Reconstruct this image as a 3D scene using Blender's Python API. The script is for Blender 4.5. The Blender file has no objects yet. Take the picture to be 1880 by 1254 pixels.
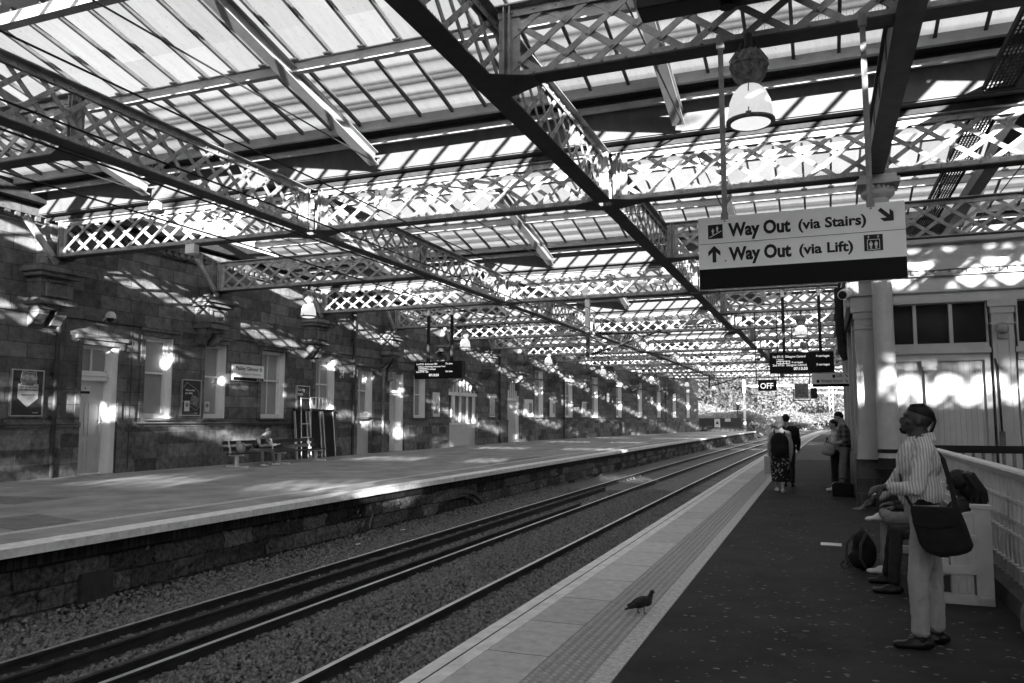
import bpy, bmesh, math, random
import numpy as np
from mathutils import Vector, Matrix, Euler
random.seed(7); R=math.radians
SC=bpy.context.scene; COL=SC.collection
# ---------------------------------------------------------------- camera, sky, sun, exposure
cd=bpy.data.cameras.new('camera'); cam=bpy.data.objects.new('camera',cd); COL.objects.link(cam)
cd.sensor_width=36; cd.lens=36*1455/1880; cd.clip_start=.05; cd.clip_end=3000
cam.location=(0,0,1.68); cam.rotation_euler=(R(90+5.535),0,R(21.2)); SC.camera=cam
SUN=Vector((.40,-1,.168)).normalized()          # towards the sun: low, behind and right of the camera
w=bpy.data.worlds.new('World'); SC.world=w; w.use_nodes=True; nt=w.node_tree; nt.nodes.clear()
sky=nt.nodes.new('ShaderNodeTexSky'); sky.sky_type='NISHITA'; sky.sun_disc=False
sky.sun_elevation=math.asin(SUN.z); sky.sun_rotation=math.atan2(SUN.x,SUN.y); sky.air_density=1.2; sky.dust_density=2.0
bw=nt.nodes.new('ShaderNodeRGBToBW'); bg=nt.nodes.new('ShaderNodeBackground'); bg.inputs[1].default_value=.095
wo=nt.nodes.new('ShaderNodeOutputWorld')
nt.links.new(sky.outputs[0],bw.inputs[0]); nt.links.new(bw.outputs[0],bg.inputs[0]); nt.links.new(bg.outputs[0],wo.inputs[0])
sl=bpy.data.lights.new('sun','SUN'); sl.energy=4.8; sl.angle=R(.45); sl.color=(1,1,1)
so=bpy.data.objects.new('sun',sl); COL.objects.link(so); so.rotation_euler=SUN.to_track_quat('Z','Y').to_euler()
vs=SC.view_settings; vs.view_transform='Standard'; vs.look='None'; vs.exposure=3.0; vs.gamma=1
cy=SC.cycles; cy.max_bounces=7; cy.diffuse_bounces=4; cy.transmission_bounces=4; cy.transparent_max_bounces=12; cy.use_denoising=True
cy.sample_clamp_indirect=6

# ---------------------------------------------------------------- materials (all grey: the photograph is black and white)
MATS={}
def mat(name,v,rough=.75,var=.25,scale=3.,bump=.0,bscale=30.,metal=0,streak=(1,1,1),spec=.22,emit=0,dots=None):
    if name in MATS: return MATS[name]
    m=bpy.data.materials.new(name); m.use_nodes=True; t=m.node_tree; b=t.nodes['Principled BSDF']
    b.inputs['Roughness'].default_value=rough; b.inputs['Metallic'].default_value=metal; b.inputs['Specular IOR Level'].default_value=spec
    g=t.nodes.new('ShaderNodeNewGeometry'); mp=t.nodes.new('ShaderNodeMapping'); mp.inputs['Scale'].default_value=streak
    t.links.new(g.outputs['Position'],mp.inputs[0])
    n=t.nodes.new('ShaderNodeTexNoise'); n.inputs['Scale'].default_value=scale; n.inputs['Detail'].default_value=8; n.inputs['Roughness'].default_value=.65
    t.links.new(mp.outputs[0],n.inputs[0])
    r=t.nodes.new('ShaderNodeMapRange'); r.inputs[1].default_value=.3; r.inputs[2].default_value=.7
    r.inputs[3].default_value=v*(1-var); r.inputs[4].default_value=min(.95,v*(1+var))
    t.links.new(n.outputs[0],r.inputs[0]); out=r.outputs[0]
    if dots:   # small light or dark spots: (scale, size, value)
        vo=t.nodes.new('ShaderNodeTexVoronoi'); vo.inputs['Scale'].default_value=dots[0]; t.links.new(g.outputs['Position'],vo.inputs[0])
        n3=t.nodes.new('ShaderNodeTexNoise'); n3.inputs['Scale'].default_value=.5; t.links.new(g.outputs['Position'],n3.inputs[0])
        ml=t.nodes.new('ShaderNodeMath'); ml.operation='MULTIPLY'; ml.inputs[1].default_value=dots[1]*2; t.links.new(n3.outputs[0],ml.inputs[0])
        lt=t.nodes.new('ShaderNodeMath'); lt.operation='LESS_THAN'; t.links.new(vo.outputs['Distance'],lt.inputs[0]); t.links.new(ml.outputs[0],lt.inputs[1])
        mx=t.nodes.new('ShaderNodeMix'); t.links.new(lt.outputs[0],mx.inputs[0]); t.links.new(out,mx.inputs[2]); mx.inputs[3].default_value=dots[2]; out=mx.outputs[0]
    t.links.new(out,b.inputs['Base Color'])
    if bump:
        n2=t.nodes.new('ShaderNodeTexNoise'); n2.inputs['Scale'].default_value=bscale; n2.inputs['Detail'].default_value=6
        t.links.new(mp.outputs[0],n2.inputs[0]); bp=t.nodes.new('ShaderNodeBump'); bp.inputs['Strength'].default_value=bump; bp.inputs['Distance'].default_value=.02
        t.links.new(n2.outputs[0],bp.inputs['Height']); t.links.new(bp.outputs[0],b.inputs['Normal'])
    if emit:
        b.inputs['Emission Color'].default_value=(1,1,1,1); b.inputs['Emission Strength'].default_value=emit
    MATS[name]=m; return m
def stone(name,v,bw_,bh,axes,mortar=.6,msize=.012,var=.5,bump=.6,rough=.85,msmooth=.1,blockvar=.45,nscale=4.):
    """coursed masonry or slabs; axes = which two world axes lie in the surface"""
    m=bpy.data.materials.new(name); m.use_nodes=True; t=m.node_tree; b=t.nodes['Principled BSDF']; b.inputs['Roughness'].default_value=rough; b.inputs['Specular IOR Level'].default_value=.2
    g=t.nodes.new('ShaderNodeNewGeometry'); sp=t.nodes.new('ShaderNodeSeparateXYZ'); cb=t.nodes.new('ShaderNodeCombineXYZ')
    t.links.new(g.outputs['Position'],sp.inputs[0])
    for i,a in enumerate(axes): t.links.new(sp.outputs[a],cb.inputs[i])
    nw=t.nodes.new('ShaderNodeTexNoise'); nw.inputs['Scale'].default_value=2.5; nw.inputs['Detail'].default_value=5; t.links.new(g.outputs['Position'],nw.inputs[0])
    ad=t.nodes.new('ShaderNodeVectorMath'); ad.operation='MULTIPLY_ADD'; ad.inputs[1].default_value=(.03,.03,0); t.links.new(nw.outputs['Color'],ad.inputs[0]); t.links.new(cb.outputs[0],ad.inputs[2])
    br=t.nodes.new('ShaderNodeTexBrick'); br.inputs['Scale'].default_value=1; br.inputs['Brick Width'].default_value=bw_; br.inputs['Row Height'].default_value=bh
    br.inputs['Mortar Size'].default_value=msize; br.inputs['Mortar Smooth'].default_value=msmooth; br.inputs['Bias'].default_value=0
    c1=v*(1-blockvar); c2=v*(1+blockvar)
    br.inputs['Color1'].default_value=(c1,)*3+(1,); br.inputs['Color2'].default_value=(c2,)*3+(1,); br.inputs['Mortar'].default_value=(v*mortar,)*3+(1,)
    t.links.new(ad.outputs[0],br.inputs[0])
    n=t.nodes.new('ShaderNodeTexNoise'); n.inputs['Scale'].default_value=nscale; n.inputs['Detail'].default_value=10; n.inputs['Roughness'].default_value=.7; t.links.new(g.outputs['Position'],n.inputs[0])
    r=t.nodes.new('ShaderNodeMapRange'); r.inputs[1].default_value=.3; r.inputs[2].default_value=.7; r.inputs[3].default_value=1-var; r.inputs[4].default_value=1+var; t.links.new(n.outputs[0],r.inputs[0])
    mu=t.nodes.new('ShaderNodeMix'); mu.data_type='RGBA'; mu.blend_type='MULTIPLY'; mu.inputs[0].default_value=1
    t.links.new(br.outputs[0],mu.inputs[6]); t.links.new(r.outputs[0],mu.inputs[7]); t.links.new(mu.outputs[2],b.inputs['Base Color'])
    h=t.nodes.new('ShaderNodeMath'); h.operation='MULTIPLY_ADD'; h.inputs[1].default_value=-1.2; t.links.new(br.outputs['Fac'],h.inputs[0]); t.links.new(n.outputs[0],h.inputs[2])
    bp=t.nodes.new('ShaderNodeBump'); bp.inputs['Strength'].default_value=bump; bp.inputs['Distance'].default_value=.03; t.links.new(h.outputs[0],bp.inputs['Height']); t.links.new(bp.outputs[0],b.inputs['Normal'])
    MATS[name]=m; return m
def glassroof(name,tclear,zsplit=None,zhi=None,trans=.62):
    """dirty wired roof glass: mostly translucent, part clear; the lower panes are caked with grime"""
    m=bpy.data.materials.new(name); m.use_nodes=True; t=m.node_tree; t.nodes.clear()
    o=t.nodes.new('ShaderNodeOutputMaterial'); tl=t.nodes.new('ShaderNodeBsdfTranslucent'); tp=t.nodes.new('ShaderNodeBsdfTransparent'); mx=t.nodes.new('ShaderNodeMixShader')
    g=t.nodes.new('ShaderNodeNewGeometry'); mp=t.nodes.new('ShaderNodeMapping'); mp.inputs['Scale'].default_value=(5,.7,1); t.links.new(g.outputs['Position'],mp.inputs[0])
    n=t.nodes.new('ShaderNodeTexNoise'); n.inputs['Scale'].default_value=1.2; n.inputs['Detail'].default_value=10; n.inputs['Roughness'].default_value=.75; t.links.new(mp.outputs[0],n.inputs[0])
    r=t.nodes.new('ShaderNodeMapRange'); r.inputs[1].default_value=.3; r.inputs[2].default_value=.72; r.inputs[3].default_value=trans; r.inputs[4].default_value=trans*.78; t.links.new(n.outputs[0],r.inputs[0])
    # black specks of grime
    n2=t.nodes.new('ShaderNodeTexNoise'); n2.inputs['Scale'].default_value=14; n2.inputs['Detail'].default_value=4; t.links.new(mp.outputs[0],n2.inputs[0])
    r2=t.nodes.new('ShaderNodeMapRange'); r2.inputs[1].default_value=.655; r2.inputs[2].default_value=.73; r2.inputs[3].default_value=1; r2.inputs[4].default_value=.28; t.links.new(n2.outputs[0],r2.inputs[0])
    mu=t.nodes.new('ShaderNodeMath'); mu.operation='MULTIPLY'; t.links.new(r.outputs[0],mu.inputs[0]); t.links.new(r2.outputs[0],mu.inputs[1])
    sx_=t.nodes.new('ShaderNodeSeparateXYZ'); t.links.new(g.outputs['Position'],sx_.inputs[0]); fl=t.nodes.new('ShaderNodeMath'); fl.operation='MULTIPLY_ADD'; fl.inputs[1].default_value=1/.745; fl.inputs[2].default_value=13.64/.745+50; t.links.new(sx_.outputs[0],fl.inputs[0])
    f2=t.nodes.new('ShaderNodeMath'); f2.operation='FLOOR'; t.links.new(fl.outputs[0],f2.inputs[0]); yy=t.nodes.new('ShaderNodeMath'); yy.operation='MULTIPLY_ADD'; yy.inputs[1].default_value=1/2.3; yy.inputs[2].default_value=100; t.links.new(sx_.outputs[1],yy.inputs[0]); y2=t.nodes.new('ShaderNodeMath'); y2.operation='FLOOR'; t.links.new(yy.outputs[0],y2.inputs[0])
    cx=t.nodes.new('ShaderNodeCombineXYZ'); t.links.new(f2.outputs[0],cx.inputs[0]); t.links.new(y2.outputs[0],cx.inputs[1]); wn=t.nodes.new('ShaderNodeTexWhiteNoise'); wn.noise_dimensions='3D'; t.links.new(cx.outputs[0],wn.inputs[0])
    rp=t.nodes.new('ShaderNodeMapRange'); rp.inputs[3].default_value=.78; rp.inputs[4].default_value=1.06; t.links.new(wn.outputs[0],rp.inputs[0]); m3=t.nodes.new('ShaderNodeMath'); m3.operation='MULTIPLY'; t.links.new(mu.outputs[0],m3.inputs[0]); t.links.new(rp.outputs[0],m3.inputs[1]); t.links.new(m3.outputs[0],tl.inputs[0])
    mx.inputs[0].default_value=tclear
    if zsplit is not None:
        sp=t.nodes.new('ShaderNodeSeparateXYZ'); t.links.new(g.outputs['Position'],sp.inputs[0])
        rz=t.nodes.new('ShaderNodeMapRange'); rz.inputs[1].default_value=zsplit; rz.inputs[2].default_value=zsplit+.06; rz.inputs[3].default_value=.02; rz.inputs[4].default_value=tclear
        t.links.new(sp.outputs[2],rz.inputs[0])
        # some panes are patched with opaque wired glass
        vo=t.nodes.new('ShaderNodeTexNoise'); vo.inputs['Scale'].default_value=.35; vo.inputs['Detail'].default_value=1; t.links.new(g.outputs['Position'],vo.inputs[0])
        rv=t.nodes.new('ShaderNodeMapRange'); rv.inputs[1].default_value=.25; rv.inputs[2].default_value=.3; rv.inputs[3].default_value=.1; rv.inputs[4].default_value=1; t.links.new(vo.outputs[0],rv.inputs[0])
        m2=t.nodes.new('ShaderNodeMath'); m2.operation='MULTIPLY'; t.links.new(rz.outputs[0],m2.inputs[0]); t.links.new(rv.outputs[0],m2.inputs[1]); t.links.new(m2.outputs[0],mx.inputs[0])
    t.links.new(tl.outputs[0],mx.inputs[1]); t.links.new(tp.outputs[0],mx.inputs[2]); t.links.new(mx.outputs[0],o.inputs[0]); MATS[name]=m; return m
mat('iron_light',.25,.5,.45,4,.25,30); mat('iron_grey',.15,.5,.4,2.2,.2,30); mat('iron_dark',.045,.5,.4,4,.2,30)
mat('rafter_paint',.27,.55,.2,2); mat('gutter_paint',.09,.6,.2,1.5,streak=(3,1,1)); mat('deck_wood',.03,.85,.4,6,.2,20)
mat('bar_paint',.10,.6,.3,4); mat('black',.012,.35,.2,8); mat('black_matte',.018,.8,.3,8); mat('white_paint',.6,.5,.08,3); mat('cream_paint',.38,.55,.10,3,.05,60)
mat('door_paint',.5,.5,.1,3); mat('pane_grey',.32,.25,.12,1.5); mat('pane_dark',.012,.12,.4,2,spec=.25); mat('alu',.55,.35,.1,3,metal=.8); mat('steel',.35,.3,.3,5,metal=.9)
mat('wood_dark',.035,.6,.3,6,streak=(1,8,8)); mat('glass_lamp',.7,.25,.1,5,emit=.07); mat('rust',.16,.8,.75,14,.5,50)
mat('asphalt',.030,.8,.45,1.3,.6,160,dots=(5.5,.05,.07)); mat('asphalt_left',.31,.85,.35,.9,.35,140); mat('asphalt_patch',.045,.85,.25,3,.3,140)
mat('nosing',.75,.8,.22,6,.3,60); mat('line',.5,.85,.4,25,.2,80); mat('coping',.85,.8,.3,7,.4,40)
mat('ballast',.17,.9,.8,14,.6,40); mat('stone_chip',.17,.9,.8,16,.2,60); mat('earth',.1,.95,.4,.3); mat('rail_side',.035,.65,.4,8,.2,60,streak=(1,.3,1)); mat('rail_top',.7,.33,.15,4,metal=1,streak=(1,.2,1))
mat('sleeper',.12,.85,.4,8,.3,60); mat('grass',.12,.9,.6,1.2,.5,8); mat('bark',.12,.9,.4,8,.3,40)

def leafmat(name,v):
    m=mat(name,v,.6,.5,.5); t=m.node_tree; o=t.nodes['Material Output']; p=t.nodes['Principled BSDF']; tr=t.nodes.new('ShaderNodeBsdfTranslucent'); mx=t.nodes.new('ShaderNodeMixShader'); mx.inputs[0].default_value=.6
    tr.inputs[0].default_value=(v*1.3,)*3+(1,); t.links.new(p.outputs[0],mx.inputs[1]); t.links.new(tr.outputs[0],mx.inputs[2]); t.links.new(mx.outputs[0],o.inputs[0])
leafmat('leaf_a',.2); leafmat('leaf_b',.25); leafmat('leaf_c',.14)
stone('stone_wall',.125,1.15,.42,(1,2),mortar=.5,msize=.012,var=.5,bump=.6,blockvar=.35,nscale=3.5)
stone('stone_plinth',.12,.9,.42,(1,2),mortar=1.1,msize=.010,var=.6,bump=.4,blockvar=.5,nscale=5)
stone('track_wall',.10,.8,.31,(1,2),mortar=.5,msize=.014,var=1.,bump=1.6,msmooth=.5,blockvar=.7,nscale=13)
stone('brick_dark',.035,.11,.30,(1,2),mortar=.4,msize=.012,var=.4,bump=.5)
stone('tile_plinth',.055,.45,.3,(0,2),mortar=2.0,msize=.006,var=.35,bump=.1,rough=.35,blockvar=.2)
stone('slab',.5,.92,.8,(1,0),mortar=.3,msize=.008,var=.22,bump=.25,blockvar=.12,nscale=9)
stone('slab_dark',.28,.4,.4,(1,0),mortar=.3,msize=.008,var=.25,bump=.25,blockvar=.12,nscale=9)
stone('boards_v',.40,.09,40,(0,2),mortar=.75,msize=.006,var=.1,bump=.15,blockvar=.04,rough=.5)
G_BACK=glassroof('glass_back',.08,trans=.78); G_FRONT=glassroof('glass_front',.9,zsplit=8.0,trans=.13)

# ---------------------------------------------------------------- helpers
ORG={}
class B:
    def __init__(s): s.v=[]; s.f=[]; s.m=[]
    def add(s,vs,fs,m=0):
        o=len(s.v); s.v+= [tuple(a) for a in vs]; s.f+=[tuple(i+o for i in f) for f in fs]; s.m+=[m]*len(fs); return s
    def box(s,x0,y0,z0,x1,y1,z1,m=0):
        if x0>x1: x0,x1=x1,x0
        if y0>y1: y0,y1=y1,y0
        if z0>z1: z0,z1=z1,z0
        return s.add([(x0,y0,z0),(x1,y0,z0),(x1,y1,z0),(x0,y1,z0),(x0,y0,z1),(x1,y0,z1),(x1,y1,z1),(x0,y1,z1)],
            [(3,2,1,0),(4,5,6,7),(0,1,5,4),(1,2,6,5),(2,3,7,6),(3,0,4,7)],m)
    def beam(s,p,q,w,h,up=(0,0,1),m=0,w2=None,h2=None):
        p=Vector(p);q=Vector(q);d=(q-p).normalized();u=Vector(up)
        a=d.cross(u)
        if a.length<1e-4: a=d.cross(Vector((0,1,0)))
        a.normalize(); u=a.cross(d); w2=w if w2 is None else w2; h2=h if h2 is None else h2
        vs=[]
        for c,ww,hh in((p,w,h),(q,w2,h2)):
            for i,j in((-1,-1),(1,-1),(1,1),(-1,1)): vs.append(c+a*(i*ww/2)+u*(j*hh/2))
        return s.add(vs,[(3,2,1,0),(4,5,6,7),(0,1,5,4),(1,2,6,5),(2,3,7,6),(3,0,4,7)],m)
    def tube(s,pts,r,n=8,m=0,cap=True,el=1.):
        pts=[Vector(p) for p in pts]; k=len(pts); rr=r if isinstance(r,(list,tuple)) else [r]*k
        o=len(s.v); ref=None
        for i,p in enumerate(pts):
            d=(pts[min(i+1,k-1)]-pts[max(i-1,0)]).normalized()
            if ref is None: ref=d.cross(Vector((0,0,1))); ref=ref if ref.length>.05 else d.cross(Vector((0,1,0)))
            a=ref-d*ref.dot(d); a.normalize(); b=d.cross(a); ref=a
            for j in range(n):
                t=2*math.pi*j/n; s.v.append(tuple(p+a*(math.cos(t)*rr[i])+b*(math.sin(t)*rr[i]*el)))
        for i in range(k-1):
            for j in range(n):
                a=o+i*n+j; b=o+i*n+(j+1)%n; s.f.append((a,b,b+n,a+n)); s.m.append(m)
        if cap:
            s.f.append(tuple(o+j for j in range(n))[::-1]); s.f.append(tuple(o+(k-1)*n+j for j in range(n))); s.m+=[m,m]
        return s
    def lathe(s,prof,c=(0,0,0),n=24,m=0,ax='z'):
        o=len(s.v)
        for r,z in prof:
            for j in range(n):
                t=2*math.pi*j/n; x,y=r*math.cos(t),r*math.sin(t)
                if ax=='z': p=(c[0]+x,c[1]+y,c[2]+z)
                elif ax=='y': p=(c[0]+x,c[1]+z,c[2]+y)
                else: p=(c[0]+z,c[1]+x,c[2]+y)
                s.v.append(p)
        for i in range(len(prof)-1):
            for j in range(n):
                a=o+i*n+j; b=o+i*n+(j+1)%n; s.f.append((a,b,b+n,a+n)); s.m.append(m)
        s.f.append(tuple(o+j for j in range(n))[::-1]); s.f.append(tuple(o+(len(prof)-1)*n+j for j in range(n))); s.m+=[m,m]
        return s
    def prism(s,poly,axis,a,b,m=0):
        """poly: 2-D outline extruded along axis from a to b"""
        n=len(poly); vs=[]
        for t in(a,b):
            for p in poly: vs.append({'x':(t,p[0],p[1]),'y':(p[0],t,p[1]),'z':(p[0],p[1],t)}[axis])
        fs=[tuple(range(n))[::-1],tuple(range(n,2*n))]+[(i,(i+1)%n,(i+1)%n+n,i+n) for i in range(n)]
        return s.add(vs,fs,m)
    def build(s,name,mats,parent=None,loc=None,smooth=False,bevel=0):
        me=bpy.data.meshes.new(name); org=Vector(ORG.get(parent,(0,0,0))) if parent else Vector(loc or (0,0,0))
        me.from_pydata([tuple(Vector(a)-org) for a in s.v],[],s.f); me.update()
        mats=mats if isinstance(mats,(list,tuple)) else [mats]
        for k in mats: me.materials.append(MATS[k] if isinstance(k,str) else k)
        if len(mats)>1: me.polygons.foreach_set('material_index',s.m)
        bm=bmesh.new(); bm.from_mesh(me); bmesh.ops.recalc_face_normals(bm,faces=bm.faces); bm.to_mesh(me); bm.free()
        if smooth:
            me.polygons.foreach_set('use_smooth',[True]*len(me.polygons))
            if smooth!='all': me.set_sharp_from_angle(angle=R(40))
        o=bpy.data.objects.new(name,me); COL.objects.link(o)
        if parent: o.parent=parent; ORG[o]=tuple(org)
        else: o.location=org; ORG[o]=tuple(org)
        if bevel:
            bv=o.modifiers.new('b','BEVEL'); bv.width=bevel; bv.segments=2; bv.limit_method='ANGLE'
        return o
def tag(o,label=None,cat=None,group=None,kind=None):
    if label: o['label']=label
    if cat: o['category']=cat
    if group: o['group']=group
    if kind: o['kind']=kind
    return o
def thing(name,loc,label,cat,group=None):
    o=bpy.data.objects.new(name,None); COL.objects.link(o); o.location=loc; ORG[o]=tuple(loc); o.empty_display_size=.2
    return tag(o,label,cat,group)
def copy_tree(o,parent=None,loc=None,label=None):
    c=o.copy(); COL.objects.link(c)
    if parent: c.parent=parent
    if loc: c.location=loc
    if label: c['label']=label
    for ch in o.children: copy_tree(ch,c)
    return c
def npmesh(name,verts,faces,mats,parent=None,mi=None,smooth=False):
    me=bpy.data.meshes.new(name); verts=np.asarray(verts,np.float32)-(np.array(ORG[parent],np.float32) if parent else 0); faces=np.asarray(faces,np.int32); k=faces.shape[1]
    me.vertices.add(len(verts)); me.vertices.foreach_set('co',verts.ravel()); me.loops.add(faces.size); me.loops.foreach_set('vertex_index',faces.ravel())
    me.polygons.add(len(faces)); me.polygons.foreach_set('loop_start',np.arange(0,faces.size,k,dtype=np.int32)); me.polygons.foreach_set('loop_total',np.full(len(faces),k,np.int32))
    for q in (mats if isinstance(mats,(list,tuple)) else [mats]): me.materials.append(MATS[q])
    if mi is not None: me.polygons.foreach_set('material_index',np.asarray(mi,np.int32))
    me.update(calc_edges=True); me.validate()
    if smooth: me.polygons.foreach_set('use_smooth',[True]*len(me.polygons))
    o=bpy.data.objects.new(name,me); COL.objects.link(o)
    if parent: o.parent=parent; ORG[o]=ORG[parent]
    return o
def text(s,size,loc,face,m,parent,name='lettering',bold=0,align='LEFT',depth=.002,sx=1,rot=0,width=None):
    c=bpy.data.curves.new(name,'FONT'); c.body=s; c.size=size; c.offset=bold; c.extrude=depth; c.align_x=align; c.resolution_u=3
    o=bpy.data.objects.new(name,c); COL.objects.link(o)
    dg=bpy.context.evaluated_depsgraph_get(); dg.update(); me=bpy.data.meshes.new_from_object(o.evaluated_get(dg)); bpy.data.objects.remove(o)
    if width:
        xs=[v.co.x for v in me.vertices]; sx=width/(max(xs)-min(xs))
    e=Euler((R(90),0,R({'-y':0,'+x':90,'-x':-90,'+y':180}[face])))
    mt=Matrix.Translation(Vector(loc)-Vector(ORG[parent]))@e.to_matrix().to_4x4()@Matrix.Rotation(R(rot),4,'Z')@Matrix.Diagonal((sx,1,1,1))
    me.transform(mt); me.materials.clear(); me.materials.append(MATS[m]); n=bpy.data.objects.new(name,me); COL.objects.link(n); n.parent=parent; ORG[n]=ORG[parent]; return n
ORD=['nearest','second nearest','third nearest','fourth nearest','fifth nearest','sixth nearest','seventh nearest','eighth nearest','ninth nearest','tenth nearest','eleventh nearest','twelfth nearest','thirteenth nearest','fourteenth nearest','fifteenth nearest','sixteenth nearest','seventeenth nearest','eighteenth nearest']
def curve(y): return 2.6e-4*(y-20)**2 if y>20 else 0.        # the tracks bend gently to the right
def wallx(y): return -20.4+(.125*(y-58) if y>58 else 0)       # the station building follows them in a kinked line
def bend(y):   # y read on the straight wall plane -> y on the kinked wall
    return y if y<58 else y*27.65/(20.4+.125*y)

# ---------------------------------------------------------------- ground, platforms, track bed
YS=[-62,-30,-14,-8,0,5,10,15,20,25,30,35,40,45,50,55,60,65,70,75,80,85,90,95,100,105,107]
YF=YS[:-1]+[110,120,135,150,175,200]
def strip(name,x0,x1,z,ys,m,kind='structure',zb=None,x0f=None):
    b=B(); xa=(lambda y:x0f(y)) if x0f else (lambda y:x0+curve(y))
    for i in range(len(ys)-1):
        a,c=ys[i],ys[i+1]; zb_=z-.05 if zb is None else zb
        xs=[xa(a),x1+curve(a),x1+curve(c),xa(c)]
        b.add([(xs[0],a,zb_),(xs[1],a,zb_),(xs[2],c,zb_),(xs[3],c,zb_),(xs[0],a,z),(xs[1],a,z),(xs[2],c,z),(xs[3],c,z)],
            [(3,2,1,0),(4,5,6,7),(1,2,6,5),(3,0,4,7)]+([(0,1,5,4)] if i==0 else [])+([(2,3,7,6)] if i==len(ys)-2 else []))
    o=b.build(name,m); o['kind']=kind; return o
b=B(); b.add([(-400,-60,-1.35),(400,-60,-1.35),(400,900,-1.35),(-400,900,-1.35)],[(0,1,2,3)]); tag(b.build('ground','earth'),kind='structure')
b=B()
for i in range(len(YF)-1):
    a,c=YF[i],YF[i+1]; b.add([(-10.4+curve(a),a,-1.07),(-2.3+curve(a),a,-1.07),(-2.3+curve(c),c,-1.07),(-10.4+curve(c),c,-1.07)],[(0,1,2,3)])
tag(b.build('track_bed','ballast'),kind='structure')
b=B(); b.box(-60,-70,-1.3,60,-66,8.5); tag(b.build('light_block_wall','earth'),'unseen dark block added behind the camera to shut out low light','light blocker')  # added out of view: stops low light entering from behind the camera
# left platform
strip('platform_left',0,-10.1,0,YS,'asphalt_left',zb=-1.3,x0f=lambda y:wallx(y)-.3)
strip('platform_left_warning_line',-11.28,-11.08,.004,YS,'line',zb=-.02)
b=B()
for i in range(len(YS)-1):
    a,c=YS[i],YS[i+1]; b.add([(-10.25+curve(a),a,-.115),(-9.8+curve(a),a,-.115),(-9.8+curve(c),c,-.115),(-10.25+curve(c),c,-.115),(-10.25+curve(a),a,.006),(-9.8+curve(a),a,.006),(-9.8+curve(c),c,.006),(-10.25+curve(c),c,.006)],[(3,2,1,0),(4,5,6,7),(1,2,6,5),(3,0,4,7)],0)
tag(b.build('platform_left_coping','coping'),kind='structure')
b=B()   # coursed brick oversail under the coping
for i in range(len(YS)-1):
    a,c=YS[i],YS[i+1]; x=-9.98; b.add([(x-.3+curve(a),a,-.32),(x+curve(a),a,-.32),(x+curve(c),c,-.32),(x-.3+curve(c),c,-.32),(x-.3+curve(a),a,-.115),(x+curve(a),a,-.115),(x+curve(c),c,-.115),(x-.3+curve(c),c,-.115)],[(3,2,1,0),(1,2,6,5)])
tag(b.build('platform_left_brick_course','brick_dark'),kind='structure')
# rough stone face of the left platform with real relief
ny=np.concatenate([np.arange(4,30,.09),np.arange(30,107,.5)]); nz=np.linspace(-1.28,-.30,12)
rng=np.random.default_rng(3); V=[];F=[]
for i,y in enumerate(ny):
    for j,z in enumerate(nz):
        row=int((z+1.3)/.3); blk=math.floor((y+row*.37)/.75); h=(math.sin(blk*12.9898+row*78.233)*43758.5453)%1
        V.append((-10.08+curve(y)+.09*h+rng.normal(0,.024),y,z+rng.normal(0,.008)))
n_=len(nz)
for i in range(len(ny)-1):
    for j in range(n_-1): F.append((i*n_+j,(i+1)*n_+j,(i+1)*n_+j+1,i*n_+j+1))
tag(npmesh('platform_left_retaining_wall',V,F,'track_wall'),kind='structure')
# right platform: white edge, slabs, tactile strip, light strip, asphalt
EX=-2.57
YR=[-62,-30,-14,-8,0,2,4,6,8,10,12,14,16,18,20,25,30,35,40,45,50,55,60,65,70,75,80,85,90,95,100,110,120]
strip('platform_right_edge_line',EX,EX+.24,.0,YR,'nosing',zb=-.12)
strip('platform_right_slabs',EX+.245,-1.86,-.001,YR,'slab',zb=-.12)
mat('tactile',.30,.85,.2,12,.3,60)
strip('platform_right_tactile_base',-1.855,-1.46,-.002,YR,'tactile',zb=-.12)
strip('platform_right_light_strip',-1.455,-1.31,.002,YR,'line',zb=-.12)
b=B()
for i in range(len(YR)-1):
    a,c=YR[i],YR[i+1]
    ra=1.55 if a<14.6 else 12; 
    b.add([(-1.305+curve(a),a,-.3),(ra,a,-.3),(ra,c,-.3),(-1.305+curve(c),c,-.3),(-1.305+curve(a),a,0),(ra,a,0),(ra,c,0),(-1.305+curve(c),c,0)],[(4,5,6,7),(1,2,6,5),(0,1,5,4)])
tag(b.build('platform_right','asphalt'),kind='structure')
b=B()
for i in range(len(YR)-1):
    a,c=YR[i],YR[i+1]; x=EX+.16
    b.add([(x+curve(a),a,-1.3),(x+curve(c),c,-1.3),(x+curve(c),c,-.1),(x+curve(a),a,-.1)],[(0,1,2,3)])
tag(b.build('platform_right_retaining_wall','track_wall'),kind='structure')
# blister tactile domes
V=[];F=[]; k=0
for y in np.arange(3.6,34,.0668):
    for j in range(6):
        x=-1.855+.0335+.0658*j+curve(y); n=8; o=len(V)
        for rr,zz in((.020,-.001),(.013,.009)):
            for q in range(n): t=2*math.pi*q/n; V.append((x+rr*math.cos(t),y+rr*math.sin(t),zz))
        for q in range(n): F.append((o+q,o+(q+1)%n,o+n+(q+1)%n,o+n+q))
        for q in range(0,n-2,2): F.append((o+n,o+n+q+1,o+n+q+2,o+n+(q+3)%n))
mat('blister',.42,.85,.15,12,.2,60); tag(npmesh('platform_right_tactile_blisters',V,F,'blister'),kind='structure')
strip('platform_right_edge_joint',EX+.115,EX+.125,.003,YR,'asphalt',zb=-.02)

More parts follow.
